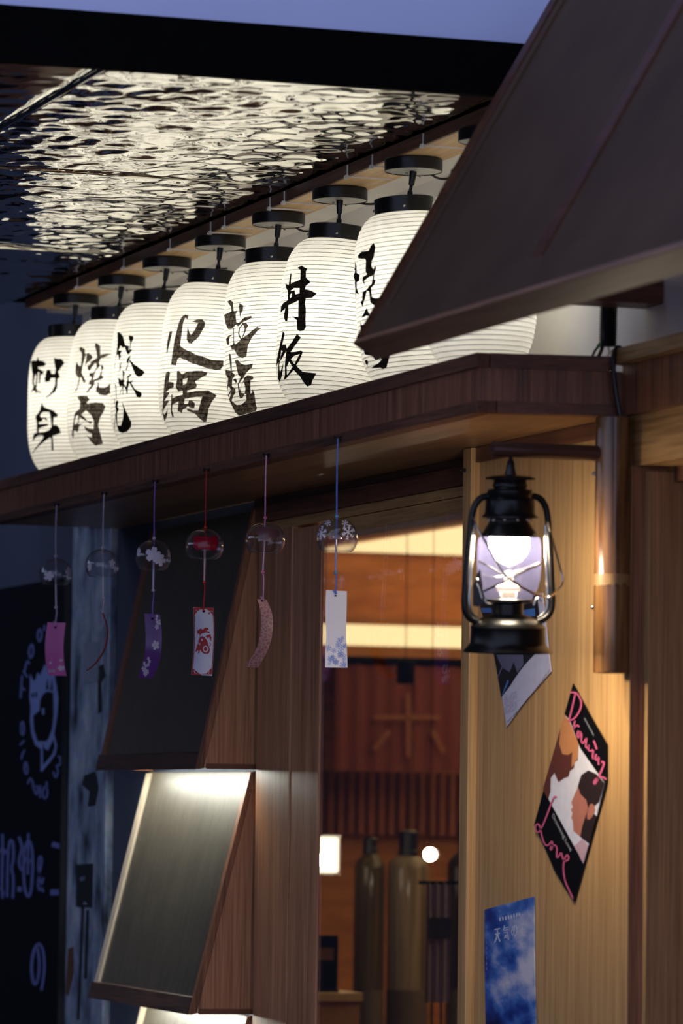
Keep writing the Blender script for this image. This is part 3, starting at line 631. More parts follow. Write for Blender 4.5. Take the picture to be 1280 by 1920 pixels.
for i, lx in enumerate(LX):
    loc = Vector((lx, -.12, BZ))
    lab = ('white paper lantern brushed with the black characters for ' + names[i]) if names[i] else 'white paper lantern half hidden behind the sloping awning'
    t = thing('paper_lantern', lab, 'lantern', loc, 'paper lanterns along the ledge')
    lx_ = lx
    # canopy, screws, stem
    mb = MB().lathe([(.049, BZ-.021), (.050, BZ-.020), (.050, BZ-.001), (.049, BZ), (.004, BZ)], loc-Vector((0, 0, BZ)), 40)
    mb2 = MB().lathe([(.004, BZ-.0195), (.049, BZ-.0195), (.049, BZ-.0185), (.004, BZ-.0185)], loc-Vector((0, 0, BZ)), 40)
    if i == 0:
        parts0 = {}
    def part(name, mb, mat, par=t):
        return meshobj(name, mb, mat, par)
    part('canopy', mb, M['black']); part('canopy_base', mb2, M['disc'])
    zc = BZ-.02
    sw = cr*(SWING[i]*depth(loc)/F); pa = Vector((lx, -.12, zc)); pz_ = Vector((lx, -.12, PZ-.003))+sw*.4; dd = pz_-pa; hL = dd.length
    part('stem', MB().lathe([(.003, 0), (.0062, 0), (.0062, .004), (.0048, .024), (.0028, .025), (.0028, hL*.72), (.0045, hL*.73), (.0054, hL), (.003, hL+.001)], pa, 16, dd), M['black'])
    for sg in (-1, 1):
        q = Vector((lx, -.12, zc-.006))+Vector((.011*sg*.35+.0*sg, .011*sg, -.002*sg))
        part('screw', MB().ball(q, .0024, 10, 6), M['chrome'])
    # tilted lower part
    rot = Matrix.Rotation(math.radians(tilts[i]), 4, -fw)
    sw = cr*(SWING[i]*depth(loc)/F)
    T = Matrix.Translation(Vector((lx, -.12, PZ))+sw) @ rot @ Matrix.Translation(Vector((0, 0, -PZ)))
    def tp(mbx):
        r = MB(); r.v = [T @ v for v in mbx.v]; r.f = mbx.f; r.sm = mbx.sm; return r
    wb = tp(bodymb)
    part('paper_shade', wb, M['paper']); part('wire_spiral', tp(spiralmb), M['wire'])
    cp = part('top_ring', tp(cap_mesh(ZT-.006, PZ-.004)), M['black'])
    for a in (25, 115, 205, 295):
        a = math.radians(a-45); m2 = MB().lathe([(.0032, 0), (.0030, .0015), (.0016, .0028), (.0002, .003)], (math.cos(a)*(RB+.001), math.sin(a)*(RB+.001), ZT+.008), 12, (math.cos(a), math.sin(a), 0))
        meshobj('rivet', tp(m2), M['chrome'], cp)
    part('bottom_ring', tp(MB().lathe([(.034, ZB-.012), (RB, ZB-.012), (RB, ZB+.006), (.034, ZB+.006)], (0, 0, 0), 36)), M['black'])
    part('bulb', tp(MB().lathe([(.003, 2.335), (.017, 2.345), (.021, 2.37), (.021, 2.49), (.014, 2.515), (.010, 2.525)], (0, 0, 0), 20)), M['bulb'])
    part('bulb_socket', tp(MB().lathe([(.012, 2.524), (.016, 2.528), (.016, PZ-.006), (.004, PZ-.005)], (0, 0, 0), 20)), M['black'])
    s = 1 if i % 2 else -1
    part('feed_cable', MB().tube([(lx-.03, -.085, zc+.006), (lx-.035, -.055, zc-.004+.004*s), (lx-.02, -.02, zc+.006), (lx-.03, .018, zc+.012)], .0022, 6, smooth=2), M['black'])
    if i in INK:
        org, sc, im, polys = INK[i]
        d = decal(MB(), polys, org, sc, wb.bvh(), .0011, 5.0)
        c = part('brush_characters', d, M[im]); c['label'] = 'black brushed characters'

# ------------------------------------------------------------------ wind chimes
def bell_profile(Rb, n=26):
    P = []
    a0 = math.radians(6); a1 = math.radians(134)
    for k in range(n+1):
        a = a0+(a1-a0)*k/n
        r = Rb*math.sin(a)**.86; z = Rb*.94*math.cos(a)
        P.append((r, z))
    return P
def quadstrip(Lp, Rp, org, sc, D, bulge, n=28, flip=1):
    f = lambda P: [(org[0]+x/sc, org[1]+y/sc) for x, y in P]
    Lp, Rp = sm2(f(Lp), 2), sm2(f(Rp), 2)
    def samp(P, k):
        ys = np.cumsum([0]+[math.hypot(P[i+1][0]-P[i][0], P[i+1][1]-P[i][1]) for i in range(len(P)-1)]); s = k*ys[-1]
        return np.interp(s, ys, [p[0] for p in P]), np.interp(s, ys, [p[1] for p in P])
    front = []; nc = 6
    for i in range(n+1):
        k = i/n; a = samp(Lp, k); b = samp(Rp, k)
        for j in range(nc+1):
            q = j/nc; x = a[0]+(b[0]-a[0])*q; y = a[1]+(b[1]-a[1])*q
            front.append(pd(x, y, D+bulge*math.sin(PI*k)+.004*q))
    mb = MB(); m = len(front); th = fw*.0006
    F_ = [(i*(nc+1)+j, i*(nc+1)+j+1, (i+1)*(nc+1)+j+1, (i+1)*(nc+1)+j) for i in range(n) for j in range(nc)]
    mb.add(front+[v+th for v in front], F_+[tuple(m+q for q in f)[::-1] for f in F_])
    edge = [j for j in range(nc+1)]+[(i+1)*(nc+1)-1 for i in range(1, n+1)]+[n*(nc+1)+j for j in range(nc-1, -1, -1)]+[i*(nc+1) for i in range(n-1, 0, -1)]
    mb.f += [(edge[k], edge[(k+1) % len(edge)], m+edge[(k+1) % len(edge)], m+edge[k]) for k in range(len(edge))]
    mb.sm = True; return mb
CH = [  # pin, top bead, lower bead, tag tie, bell centre x, top, bottom, half width
 dict(pin=(105, 947), b1=(104.5, 1043), b2=(105, 1139), tie=(104, 1172), bell=(104.5, 1047, 1096, 30.5), cord=(196, 178, 214), bead=(206, 198, 214), lab='glass wind chime with white flowers and a bright pink paper strip', tube=0),
 dict(pin=(194, 926), b1=(193, 1027), b2=(193, 1121), tie=(192, 1149), bell=(192, 1030, 1081, 32), cord=(196, 190, 210), bead=(206, 202, 216), lab='glass wind chime whose red strip is turned edge on', tube=0),
 dict(pin=(289.5, 903), b1=(289, 1009), b2=(287, 1107), tie=(285, 1158), bell=(288, 1012, 1068, 33), cord=(132, 96, 204), bead=(206, 196, 212), lab='glass wind chime with large white blossom and purple paper strip', tube=1),
 dict(pin=(386, 882), b1=(385, 989), b2=(382.5, 1092), tie=(381.5, 1146), bell=(384, 992, 1047, 36), cord=(170, 22, 26), bead=(190, 34, 24), lab='glass wind chime with red painted bell and red bordered white strip', tube=1),
 dict(pin=(498, 854), b1=(497, 971), b2=(492.5, 1073), tie=(493, 1126), bell=(497.5, 979, 1036, 37), cord=(204, 150, 196), bead=(214, 110, 150), lab='clear glass wind chime with curling dusty pink paper strip', tube=0),
 dict(pin=(632, 822), b1=(631, 968), b2=(629, 1074), tie=(629, 1114), bell=(632.5, 972, 1034, 38.5), cord=(70, 112, 200), bead=(74, 132, 176), lab='glass wind chime with snowflakes, blue cord and white paper strip', tube=0)]
TAGS = [
 ((70, 1150), 14.77, [(280,250),(245,500),(215,800),(210,1000),(225,1300),(260,1550),(310,1720)], [(785,260),(755,500),(730,750),(715,1000),(730,1250),(760,1500),(810,1730)]),
 None,
 ((260, 1140), 13.72, [(145,140),(160,400),(180,700),(178,900),(160,1150),(125,1350),(60,1560),(-5,1800)], [(550,165),(575,400),(595,650),(592,900),(575,1200),(530,1400),(455,1600),(350,1810)]),
 ((350, 1130), 13.24, [(160,110),(170,400),(185,700),(180,1000),(160,1300),(135,1550),(108,1790)], [(665,125),(680,400),(690,700),(680,1000),(665,1300),(645,1550),(630,1815)]),
 ((330, 800), 3.556, [(540,1150),(563,1220),(570,1300),(560,1400),(530,1500),(460,1600)], [(600,1150),(635,1220),(648,1300),(640,1400),(610,1500),(545,1608)]),
 ((330, 800), 3.556, [(1000,1090),(995,1200),(998,1350),(1000,1400),(995,1500),(993,1605)], [(1138,1097),(1137,1200),(1133,1330),(1133,1400),(1140,1500),(1142,1607)])]
def tagmat(name, base, spots=None, sc=300, rough=.4):
    m, nt, b = newmat(name); N = nt.nodes; L = nt.links; b.inputs['Roughness'].default_value = rough
    if spots:
        tc = N.new('ShaderNodeTexCoord'); vz = N.new('ShaderNodeTexVoronoi'); vz.inputs['Scale'].default_value = sc; vz.feature = 'DISTANCE_TO_EDGE'
        L.new(tc.outputs['Object'], vz.inputs['Vector']); r = N.new('ShaderNodeValToRGB')
        r.color_ramp.elements[0].color = spots; r.color_ramp.elements[1].color = base; r.color_ramp.elements[0].position = .0; r.color_ramp.elements[1].position = .18
        L.new(vz.outputs['Distance'], r.inputs['Fac']); L.new(r.outputs['Color'], b.inputs['Base Color'])
    else: b.inputs['Base Color'].default_value = base
    return m
TM = [tagmat('pink_card', rgb(206, 96, 176)), tagmat('red_card', rgb(206, 84, 80)), tagmat('purple_card', rgb(104, 58, 136), rough=.22), tagmat('white_card', rgb(206, 206, 226)),
      tagmat('dusty_pink_card', rgb(176, 116, 108), rgb(204, 160, 150), 160), tagmat('pale_card', rgb(216, 216, 228))]
def snow(cx, cy, r, sx=1.0):
    o = []
    for k in range(6):
        a = PI*k/3+.2; dx, dy = math.sin(a)*sx, -math.cos(a)
        o.append(stroke([(cx, cy), (cx+dx*r, cy+dy*r)], r*.13))
        for q in (.5, .78):
            for s_ in (-1, 1):
                b_ = a+s_*.9; o.append(stroke([(cx+dx*r*q, cy+dy*r*q), (cx+dx*r*q+math.sin(b_)*sx*r*.3, cy+dy*r*q-math.cos(b_)*r*.3)], r*.1))
    return o
for i, c in enumerate(CH):
    p0 = hy(c['pin'][0], c['pin'][1], LY-.012); D = depth(p0)
    bx, by0, by1, hw = c['bell']; s = D/F
    t = thing('wind_chime', c['lab'], 'wind chime', p0, 'glass wind chimes hung from the ledge')
    Rb = hw*s; prof_ = bell_profile(Rb)
    cz = pd(bx, by0, D)-Vector((0, 0, prof_[0][1])); k = (by1-by0)*s/(prof_[0][1]-prof_[-1][1])
    cz = pd(bx, by0, D)-Vector((0, 0, prof_[0][1]*k))
    pr_ = [(r, z*k) for r, z in prof_]
    bell = MB().lathe(pr_+[(pr_[-1][0]-.0008, pr_[-1][1]-.0006), (pr_[-1][0]-.0014, pr_[-1][1]+.0004)], cz, 40)
    bo = meshobj('glass_bell', bell, M['bell'], t)
    bv = bell.bvh()
    cm = col(*c['cord'], .7); be = col(*c['bead'], .3)
    b1 = pd(*c['b1'], D); b2 = pd(*c['b2'], D); tie = pd(*c['tie'], D-.002)
    meshobj('cord', MB().tube([p0+Vector((0, .001, 0)), pd((c['pin'][0]+c['b1'][0])/2-.3, (c['pin'][1]+c['b1'][1])/2, D), b1, pd((c['b1'][0]+c['b2'][0])/2, (c['b1'][1]+c['b2'][1])/2, D), b2,
        pd(c['b2'][0]+1.6, c['b2'][1]+8, D), pd(c['tie'][0]+.8, (c['b2'][1]+c['tie'][1])/2+4, D), tie], .0013, 6, smooth=1), cm, t)
    meshobj('bead', MB().ball(b1, .0036, 12, 8, .85), be, t); meshobj('bead', MB().ball(b2, .0036, 12, 8, .85), be, t)
    meshobj('knot', MB().tube([tie+cr*.0022+cu*.001, tie+cu*.003, tie-cr*.0025+cu*.004, tie-cr*.004+cu*.008], .0009, 5), cm, t)
    if c['tube']:
        a = pd(c['b1'][0]-1, by1-18, D); meshobj('clapper_tube', MB().tube([a, b2+Vector((0, 0, .003))], .0026, 12), M['tube'], t)
    else:
        a = pd(c['b1'][0]-.5, by1-22, D); meshobj('clapper_tube', MB().tube([a, b2+Vector((0, 0, .003))], .0021, 12), M['tube'], t)
    # print on the bell
    wf = col(214, 208, 226, .5)
    if i in (0, 1):
        polys = [petals(bx-13, by0+33, 10, .3, 1, .95), petals(bx+24, by0+26, 11, -.2, .55, 1)]
        if i == 1: polys = [petals(bx+18, by0+26, 8, .1, .8, 1), petals(bx-24, by0+33, 8, -.2, .5, 1), petals(bx+24, by0+38, 6, .5, .6, 1)]
        for p_ in polys: meshobj('painted_flower', decal(MB(), p_, (0, 0), 1, bv, .0004, 2.5), wf, bo)
    if i == 2:
        for p_ in (petals(bx-1, by0+28, 15, .2), petals(bx+12, by0+38, 12, .5, .9, 1), petals(bx-28, by0+22, 11, .1, .35, 1), petals(bx+29, by0+24, 11, .1, .3, 1)): meshobj('painted_flower', decal(MB(), p_, (0, 0), 1, bv, .0004, 2.5), wf, bo)
    if i == 3:
        lp = [(300,330),(430,320),(560,335),(640,350),(700,350),(790,300),(850,330),(880,400),(890,520),(840,640),(760,675),(690,650),(540,640),(450,640),(360,650),(310,610),(290,520),(300,430)]
        meshobj('red_paint', decal(MB(), [[lp]], (340, 980), 12.8, bv, .0004, 2.5), col(150, 16, 44, .2), bo)
    if i == 4:
        meshobj('mauve_paint', decal(MB(), [[[(530,700),(560,660),(620,680),(680,690),(690,730),(640,760),(560,755)]]], (330, 800), 3.556, bv, .0004, 2.5), col(96, 64, 70, .3), bo)
    if i == 5:
        for p_ in (snow(bx-30, by0+27, 13, .75), snow(bx+20, by0+26, 14, .85), snow(bx+14, by0+9, 6, 1), snow(bx-18, by0+9, 6, 1)): meshobj('snowflake', decal(MB(), p_, (0, 0), 1, bv, .0004, 2.5), col(196, 196, 220, .5), bo)
    # pin hook on the ledge
    hk = MB().lathe([(.0035, 0), (.0035, .002), (.0015, .003), (.0015, .008), (.0038, .0095), (.0038, .0115), (.0002, .012)], Vector((p0.x-.003, LY-.0045, p0.z+.001)), 12, (0, -1, 0), cap0=True)
    tag(meshobj('push_pin', hk, M['black']), 'black push pin in the ledge holding the chime with the %s' % ('bright pink strip', 'edge-on red strip', 'purple strip', 'red bordered strip', 'dusty pink strip', 'snowflakes')[i], 'push pin', 'push pins along the ledge')
    # paper strip
    if TAGS[i]:
        org, sc, Lp, Rp = TAGS[i]; st = quadstrip(Lp, Rp, org, sc, D, (-.006, 0, -.010, .004, -.012, .003)[i])
        so = meshobj('paper_strip', st, TM[i], t); sv = st.bvh()
        def pr(name, polys, mat, g=3, org=org, sc=sc): return meshobj(name, decal(MB(), polys, org, sc, sv, .0004, g), mat, so)
        hx0 = {0: (498, 392), 2: (350, 275), 3: (420, 215), 4: (575, 1162), 5: (1062, 1127)}[i]; hr = 36 if sc > 5 else 8
        pr('punched_hole', [[[(hx0[0]+hr*math.cos(a*PI/6), hx0[1]+hr*.8*math.sin(a*PI/6)) for a in range(12)]]], M['blackmat'])
        if i == 0:
            for p_ in (petals(660, 1515, 110, .9, 1, .75), petals(655, 1300, 50, .4, 1, .8), petals(362, 1370, 50, .2, 1, .8), petals(405, 1248, 25, 0, 1, .8, 2)): pr('printed_blossom', p_, col(214, 206, 226), 2.5)
            pr('printed_seal', [stroke([(310+40*k, 1540+10*(k % 2)), (330+38*k, 1640)], 20) for k in range(5)]+[stroke([(300, 1570+35*k), (490, 1560+35*k)], 14) for k in range(3)], col(206, 176, 200), 2.5)
        if i == 2:
            pr('printed_blossom', petals(432, 955, 130, -.3, .8, 1), col(214, 208, 222), 2.5)
            pr('blossom_centre', [[[(432+20*math.cos(a), 955+22*math.sin(a)) for a in (0, 1, 2, 3, 4, 5)]]], col(196, 150, 60), 2.5)
            for (x, y, r) in ((465,215,45),(455,285,40),(470,360,50),(530,330,40),(545,400,40),(465,490,75),(500,400,45),(250,1300,50),(275,1375,50),(140,1420,55),(240,1460,55),(180,1490,55),(90,1530,50),(150,1600,80),(210,1640,75),(170,1690,70)):
                pr('printed_flower', petals(x, y, r, r, .75, 1), col(206, 196, 214), 2.5)
        if i == 3:
            red = col(164, 20, 24)
            L_ = [(160,110),(170,400),(185,700),(180,1000),(160,1300),(135,1550),(108,1790)]; R_ = [(665,125),(680,400),(690,700),(680,1000),(665,1300),(645,1550),(630,1815)]
            inner = [(225,260),(380,150),(470,150),(640,290),(655,400),(665,700),(655,1000),(640,1300),(615,1620),(480,1760),(330,1775),(160,1640),(165,1550),(185,1300),(205,1000),(212,700),(198,400),(200,310)]
            e = 4
            pr('red_border', [[[(x+e, y) for x, y in L_][:1]+[(x-e, y) for x, y in R_]+[(x+e, y) for x, y in L_][::-1][:-1], inner]], red, 2.5)
            for q in ([(200,210),(260,170),(240,240),(300,200),(330,160)], [(640,230),(590,180),(600,250),(540,190),(480,160)], [(150,1700),(200,1690),(190,1750),(260,1760)], [(600,1690),(540,1700),(560,1760),(480,1770)]): pr('corner_scroll', [stroke(sm2(q), 16)], M['white'], 2.5)
            body = [[(330,850),(390,830),(440,860),(500,930),(530,1000),(545,1080),(580,1160),(560,1240),(480,1310),(520,1270),(420,1270),(360,1210),(340,1160),(300,1260),(280,1270),(285,1180),(205,1230),(235,1130),(260,1000),(300,910)],
                    [(350,920),(375,890),(405,920),(375,960)], [(265,980),(290,960),(290,1020),(270,1040)], [(310,1010),(330,990),(330,1050),(310,1060)],
                    [(395,1140),(420,1085),(465,1065),(515,1085),(540,1150),(515,1215),(465,1235),(415,1210)]]
            head = [[(260,700),(300,660),(350,640),(400,670),(450,620),(520,620),(550,660),(500,690),(450,685),(560,720),(575,760),(470,740),(390,760),(340,790),(320,850),(310,830),(320,780),(265,770)]]
            wing = [[(500,800),(560,790),(600,780),(595,830),(620,860),(605,900),(615,960),(580,930),(560,860),(520,880),(460,850),(480,830)]]
            for nm_, p_ in (('papercut_body', [body]), ('papercut_crest', [head]), ('papercut_wing', [wing])): pr(nm_, p_, red, 2.5)
            for p_ in ([[(465+42*math.cos(a*PI/5), 1150+55*math.sin(a*PI/5)) for a in range(10)]], [[(520,255),(560,240),(580,255),(555,295)]], stroke(sm2([(560,990),(590,1020),(585,1070),(550,1090)]), 16)): pr('papercut_mark', [p_], red, 2.5)
        if i == 5:
            sn = []
            rr = random.Random(3)
            for k in range(26):
                y = 1400+200*rr.random()**.8; x = 1010+118*rr.random(); sn += snow(x, y, 9+14*rr.random(), 1)
            pr('printed_snowflakes', sn, col(112, 144, 214), 2.5)
    else:   # seen edge on: its width runs along the line of sight
        q = sm2([(570,1015),(600,1100),(605,1180),(580,1280),(520,1370),(455,1420)], 2); mb = MB(); vs = []; fs = []
        for k, (x, y) in enumerate(q):
            X, Y = 40+x/3.765, 880+y/3.765
            a = pd(X, Y, D-.018); b = pd(X+3.2, Y+.8, D+.018); vs += [a, b, b-cr*.0006, a-cr*.0006]
            if k:
                m = (k-1)*4; fs += [(m, m+1, m+5, m+4), (m+2, m+3, m+7, m+6), (m+1, m+2, m+6, m+5), (m+3, m, m+4, m+7)]
        fs += [(0, 1, 2, 3), tuple(len(vs)-4+k for k in range(4))]
        mb.add(vs, fs); meshobj('paper_strip', mb, TM[1], t)
hp = hy(870, 882, -.017)
tag(meshobj('push_pin', MB().lathe([(.0035, 0), (.0035, .002), (.0015, .003), (.0015, .008), (.0038, .0095), (.0038, .0115), (.0002, .012)], Vector((-6.846, -.016, hp.z)), 12, (0, -1, 0), cap0=True), M['black']), 'black push pin in the oak trim beside the window head', 'push pin', 'push pins along the ledge')

# ------------------------------------------------------------------ bamboo post, arm and cable
bp0 = hy(1149, 782, -.034); bp1 = hy(1146, 1262, -.034); BX = bp0.x; rbm = 33.5*depth(bp0)/F
bam = thing('bamboo_post', 'brown bamboo post fixed to the oak wall with a short arm', 'post', (BX, -.034, bp1.z))
zt, zb = bp0.z, bp1.z; zn = hy(1146, 1082, -.034).z
def bamboo_mat():
    m, nt, b = newmat('brown_bamboo'); N = nt.nodes; L = nt.links; b.inputs['Roughness'].default_value = .22; b.inputs['Coat Weight'].default_value = .4
    tc = N.new('ShaderNodeTexCoord'); mp_ = N.new('ShaderNodeMapping'); mp_.inputs['Scale'].default_value = (90, 90, 6); L.new(tc.outputs['Object'], mp_.inputs['Vector'])
    n = N.new('ShaderNodeTexNoise'); n.inputs['Scale'].default_value = 1; n.inputs['Detail'].default_value = 5; L.new(mp_.outputs['Vector'], n.inputs['Vector'])
    r = N.new('ShaderNodeValToRGB'); r.color_ramp.elements[0].position = .3; r.color_ramp.elements[0].color = rgb(84, 52, 34); r.color_ramp.elements[1].position = .7; r.color_ramp.elements[1].color = rgb(156, 112, 66)
    L.new(n.outputs['Fac'], r.inputs['Fac']); L.new(r.outputs['Color'], b.inputs['Base Color']); return m
M['bamboo'] = bamboo_mat()
meshobj('culm', MB().lathe([(rbm*.8, zb+.01), (rbm*.8, zb), (rbm*.96, zb), (rbm, zb+.004), (rbm, zn-.012), (rbm*1.02, zn-.006), (rbm*1.02, zn+.002), (rbm*.99, zn+.005), (rbm*.98, zt-.002), (rbm*.9, zt), (.001, zt)], (BX, -.034, 0), 40), M['bamboo'], bam)
ring = MB(); pr_n = []
for k in range(41):
    a = 2*PI*k/40; dz = .006+.006*noise.noise((math.cos(a)*4, math.sin(a)*4, 2))
    pr_n.append(dz)
vs = []; fs = []
for k in range(40):
    a = 2*PI*k/40; rr_ = rbm*1.035
    vs += [(BX+rr_*math.cos(a), -.034+rr_*math.sin(a), zn+.004), (BX+rr_*math.cos(a), -.034+rr_*math.sin(a), zn-.006-pr_n[k]*1.3)]
    fs.append((2*k, 2*k+1, (2*k+3) % 80, (2*k+2) % 80))
ring.add(vs, fs); ring.sm = True; meshobj('node_skirt', ring, plain('pale_bamboo_skin', rgb(160, 122, 78), .5, 0, .15, 90), bam)
az = hx(1020, 846, BX).z; ay = hx(922, 846, BX).y
mb = MB(); mb.lathe([(.001, 0), (.0108, .0005), (.0118, .003), (.0118, .08), (.0124, .13), (.012, -ay-.034-.01)], (BX, ay, az), 20, (0, 1, .0)); meshobj('arm', mb, wood('arm_wood', rgb(62, 40, 32), rgb(98, 66, 50), 'y', fine=200, rough=.35), bam)
for px_, py_ in ((1114, 893), (1112, 1141)):
    q = hy(px_, py_, -.034-.0); meshobj('screw', MB().ball(Vector((BX-.030, -.034-.018, q.z)), .0042, 12, 8), M['chrome'], bam)
cb = MB().tube([hx(a, b, BX) for a, b in ((1168, 668), (1166, 655), (1158, 650), (1151, 660), (1149, 690), (1153, 730), (1163, 784))], .0040, 8, smooth=2)
tag(meshobj('lamp_cable', cb, M['black']), 'black cable looping over the ledge into the bamboo post', 'cable')
# conduit under the awning
cn = thing('cable_conduit', 'black corrugated cable conduit against the white wall under the awning', 'conduit', hy(1140, 660, -.03))
P = []; q0 = hy(1141, 575, -.03); q1 = hy(1139, 650, -.03); dirn = (q0-q1)
n = 30
for k in range(n+1): P.append((.0148 if k % 2 else .0128, dirn.length*k/n))
meshobj('hose', MB().lathe([(.008, 0)]+P, q1, 24, dirn), M['black'], cn)
meshobj('loose_wire', MB().tube([hy(1131, 575, -.05), hy(1130, 640, -.052), hy(1128, 655, -.05), hy(1122, 668, -.05)], .003, 8, smooth=1), M['black'], cn)
meshobj('loose_wire', MB().tube([hy(1130, 645, -.05), hy(1118, 652, -.05), hy(1110, 668, -.05)], .002, 8, smooth=1), M['black'], cn)
meshobj('green_wire', MB().tube([hy(1128, 642, -.05), hy(1122, 645, -.052), hy(1119, 652, -.052)], .0016, 8, smooth=1), col(36, 120, 60), cn)
meshobj('white_wire', MB().tube([hy(1140, 652, -.05), hy(1143, 662, -.05), hy(1138, 668, -.05)], .0016, 8, smooth=1), col(200, 190, 180), cn)

# ------------------------------------------------------------------ hurricane lamp on the arm
hl0 = hx(957, 872, BX); D = depth(hl0); s = D/F
cx = lambda y: 957-(y-872)*.0165
def HP(prof, y0=None):     # (pixel y, pixel radius) pairs to a lathe about the lamp's own axis
    top = pd(957, 872, D); bot = pd(cx(1222), 1222, D); ax = (top-bot).normalized()
    return MB().lathe([(max(r, .05)*s, (1222-y)*s) for y, r in prof], bot, 44, ax)
hl = thing('hurricane_lamp', 'black hurricane lamp with a glowing frosted bulb hanging from the bamboo arm', 'lamp', pd(cx(1222), 1222, D))
LB = M['lampblack']
meshobj('hook_cone', HP([(852, 3.4), (862, 4.2), (865, 6.6), (878, 8.4), (889, 11), (893, 11.5), (894, .1)]), M['black'], hl)
meshobj('brim', HP([(890, .1), (890, 10), (893, 38), (895.5, 46), (897, 47.5), (899.5, 47), (900, 36), (902, 31)]), LB, hl)
meshobj('chimney', HP([(900, 30), (904, 31), (909, 33), (912, 33), (914, 31), (917, 32), (918, 41), (920, 43), (930, 43), (933, 41), (935, 42), (938, 45.5), (962, 46.5), (966, 50), (968, 53), (971, 53), (972, 42), (974, 39)]), LB, hl)
meshobj('hood', HP([(971, 38), (978, 38), (984, 41), (992, 46), (1000, 51), (1005, 53), (1007, 53), (1007, 50), (992, 42), (984, 38)]), LB, hl)
for k in range(10):
    a = 2*PI*k/10+.35; q = pd(cx(975), 975, D)+cr*(38.6*s*math.sin(a))-fw*(38.6*s*math.cos(a))
    meshobj('vent_rivet', MB().ball(q, 4.2*s, 10, 6), M['chrome'], hl)
meshobj('globe', HP([(1006, 54), (1012, 58.5), (1030, 60), (1060, 60.5), (1085, 59), (1102, 55), (1114, 49), (1124, 43)]), M['globe'], hl)
meshobj('bulb', HP([(1004, 30), (1008, 37.5), (1018, 38.5), (1028, 37.5), (1040, 32), (1050, 24), (1057, 12), (1060, .1)]), M['lampbulb'], hl)
meshobj('wick_tube', HP([(1125, 14), (1110, 13), (1108, 22), (1100, 24), (1096, 17), (1095, 9), (1072, 8), (1070, .1)]), plain('wick_glare_cream', rgb(236, 224, 206), .4), hl)  # cream colour stands in for the bulb's glare on the tube
meshobj('burner_plate', HP([(1122, 42), (1124, 45), (1129, 45), (1131, 33), (1133, 28.5), (1154, 28.5), (1155, 35)]), LB, hl)
meshobj('fuel_tank', HP([(1152, 30), (1154, 38), (1159, 50), (1166, 60), (1173, 69), (1177, 71), (1180, 70), (1205, 71.5), (1209, 73), (1214, 77), (1219, 82), (1222, 84), (1224, 83), (1222, 76), (1220, 44)]), LB, hl)
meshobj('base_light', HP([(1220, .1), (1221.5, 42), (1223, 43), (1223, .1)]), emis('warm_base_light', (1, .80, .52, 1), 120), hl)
TA = math.radians(14)           # the tubes stand a little turned from the picture plane
def hp_(r, y, dd=0): return pd(cx(y), y, D)+(cr*math.cos(TA)+fw*math.sin(TA))*(r*s)+fw*dd
for sg in (-1, 1):
    meshobj('side_tube', MB().tube([hp_(sg*r, y) for r, y in ((40, 930), (56, 932), (68, 945), (74, 965), (77, 1000), (82, 1060), (85, 1110), (86, 1130), (84, 1147), (74, 1160), (58, 1167))], 6.4*s, 12, smooth=2), LB, hl)
    meshobj('inner_tube', MB().tube([hp_(sg*r, y) for r, y in ((70, 985), (72, 1040), (76, 1100), (77, 1130), (72, 1150), (58, 1160))], 3.0*s, 8, smooth=2), M['chrome'], hl)
def front(r, y, b=62): # wire over the front of the globe
    d = math.sqrt(max(0, b*b-r*r))*s; return pd(cx(y)+r, y, D)-fw*d
meshobj('guard_wire', MB().tube([front(r, y) for r, y in ((-58, 1052), (-45, 1058), (-20, 1072), (5, 1088), (30, 1104), (50, 1116))], 1.9*s, 8, smooth=2), M['chrome'], hl)
meshobj('guard_wire', MB().tube([front(r, y) for r, y in ((-48, 1108), (-20, 1094), (10, 1078), (40, 1063), (60, 1056))], 2.1*s, 8, smooth=2), M['chrome'], hl)
meshobj('guard_wire', MB().tube([pd(cx(y)+r, y, D)+fw*(math.sqrt(max(0, 62*62-r*r))*s) for r, y in ((-56, 1075), (-20, 1086), (20, 1070), (58, 1056))], 1.9*s, 8, smooth=2), M['chrome'], hl)
meshobj('bail_handle', MB().tube([pd(x, y, D-.058*k) for x, y, k in ((884, 964, .2), (893, 990, .7), (908, 1012, 1), (926, 1046, 1.15), (946, 1078, 1.2), (970, 1098, 1.15), (1008, 1116, .8), (1030, 1120, .2), (1042, 1110, -.2), (1054, 1098, -.4), (1056, 1085, -.5), (1048, 1058, -.5), (1034, 1005, -.3), (1026, 978, 0))], 2.1*s, 8, smooth=2), M['chrome'], hl)
meshobj('lift_lever', MB().prism([pd(x, y, D-.02) for x, y in ((893, 1078), (899, 1067), (904, 1074), (906, 1090), (904, 1105), (909, 1122), (905, 1130), (897, 1138), (886, 1136), (886, 1100))], fw*.003), LB, hl)
meshobj('lever_wire', MB().tube([pd(x, y, D-.024) for x, y in ((893, 1094), (898, 1104), (901, 1115), (903, 1122))], 1.6*s, 8, smooth=1), M['chrome'], hl)
for (x, y) in ((1030, 1121), (893, 1087)): meshobj('pivot_knob', MB().ball(pd(x, y, D-.022), 4.2*s, 10, 8), M['chrome'], hl)
meshobj('globe_clip', MB().tube([pd(x, y, D-.035) for x, y in ((908, 1124), (912, 1132), (921, 1133))], 2.6*s, 8, smooth=1), M['chrome'], hl)
meshobj('globe_clip', MB().tube([pd(x, y, D-.035) for x, y in ((1000, 1135), (1004, 1124), (1010, 1121), (1016, 1128))], 2.4*s, 8, smooth=1), M['chrome'], hl)

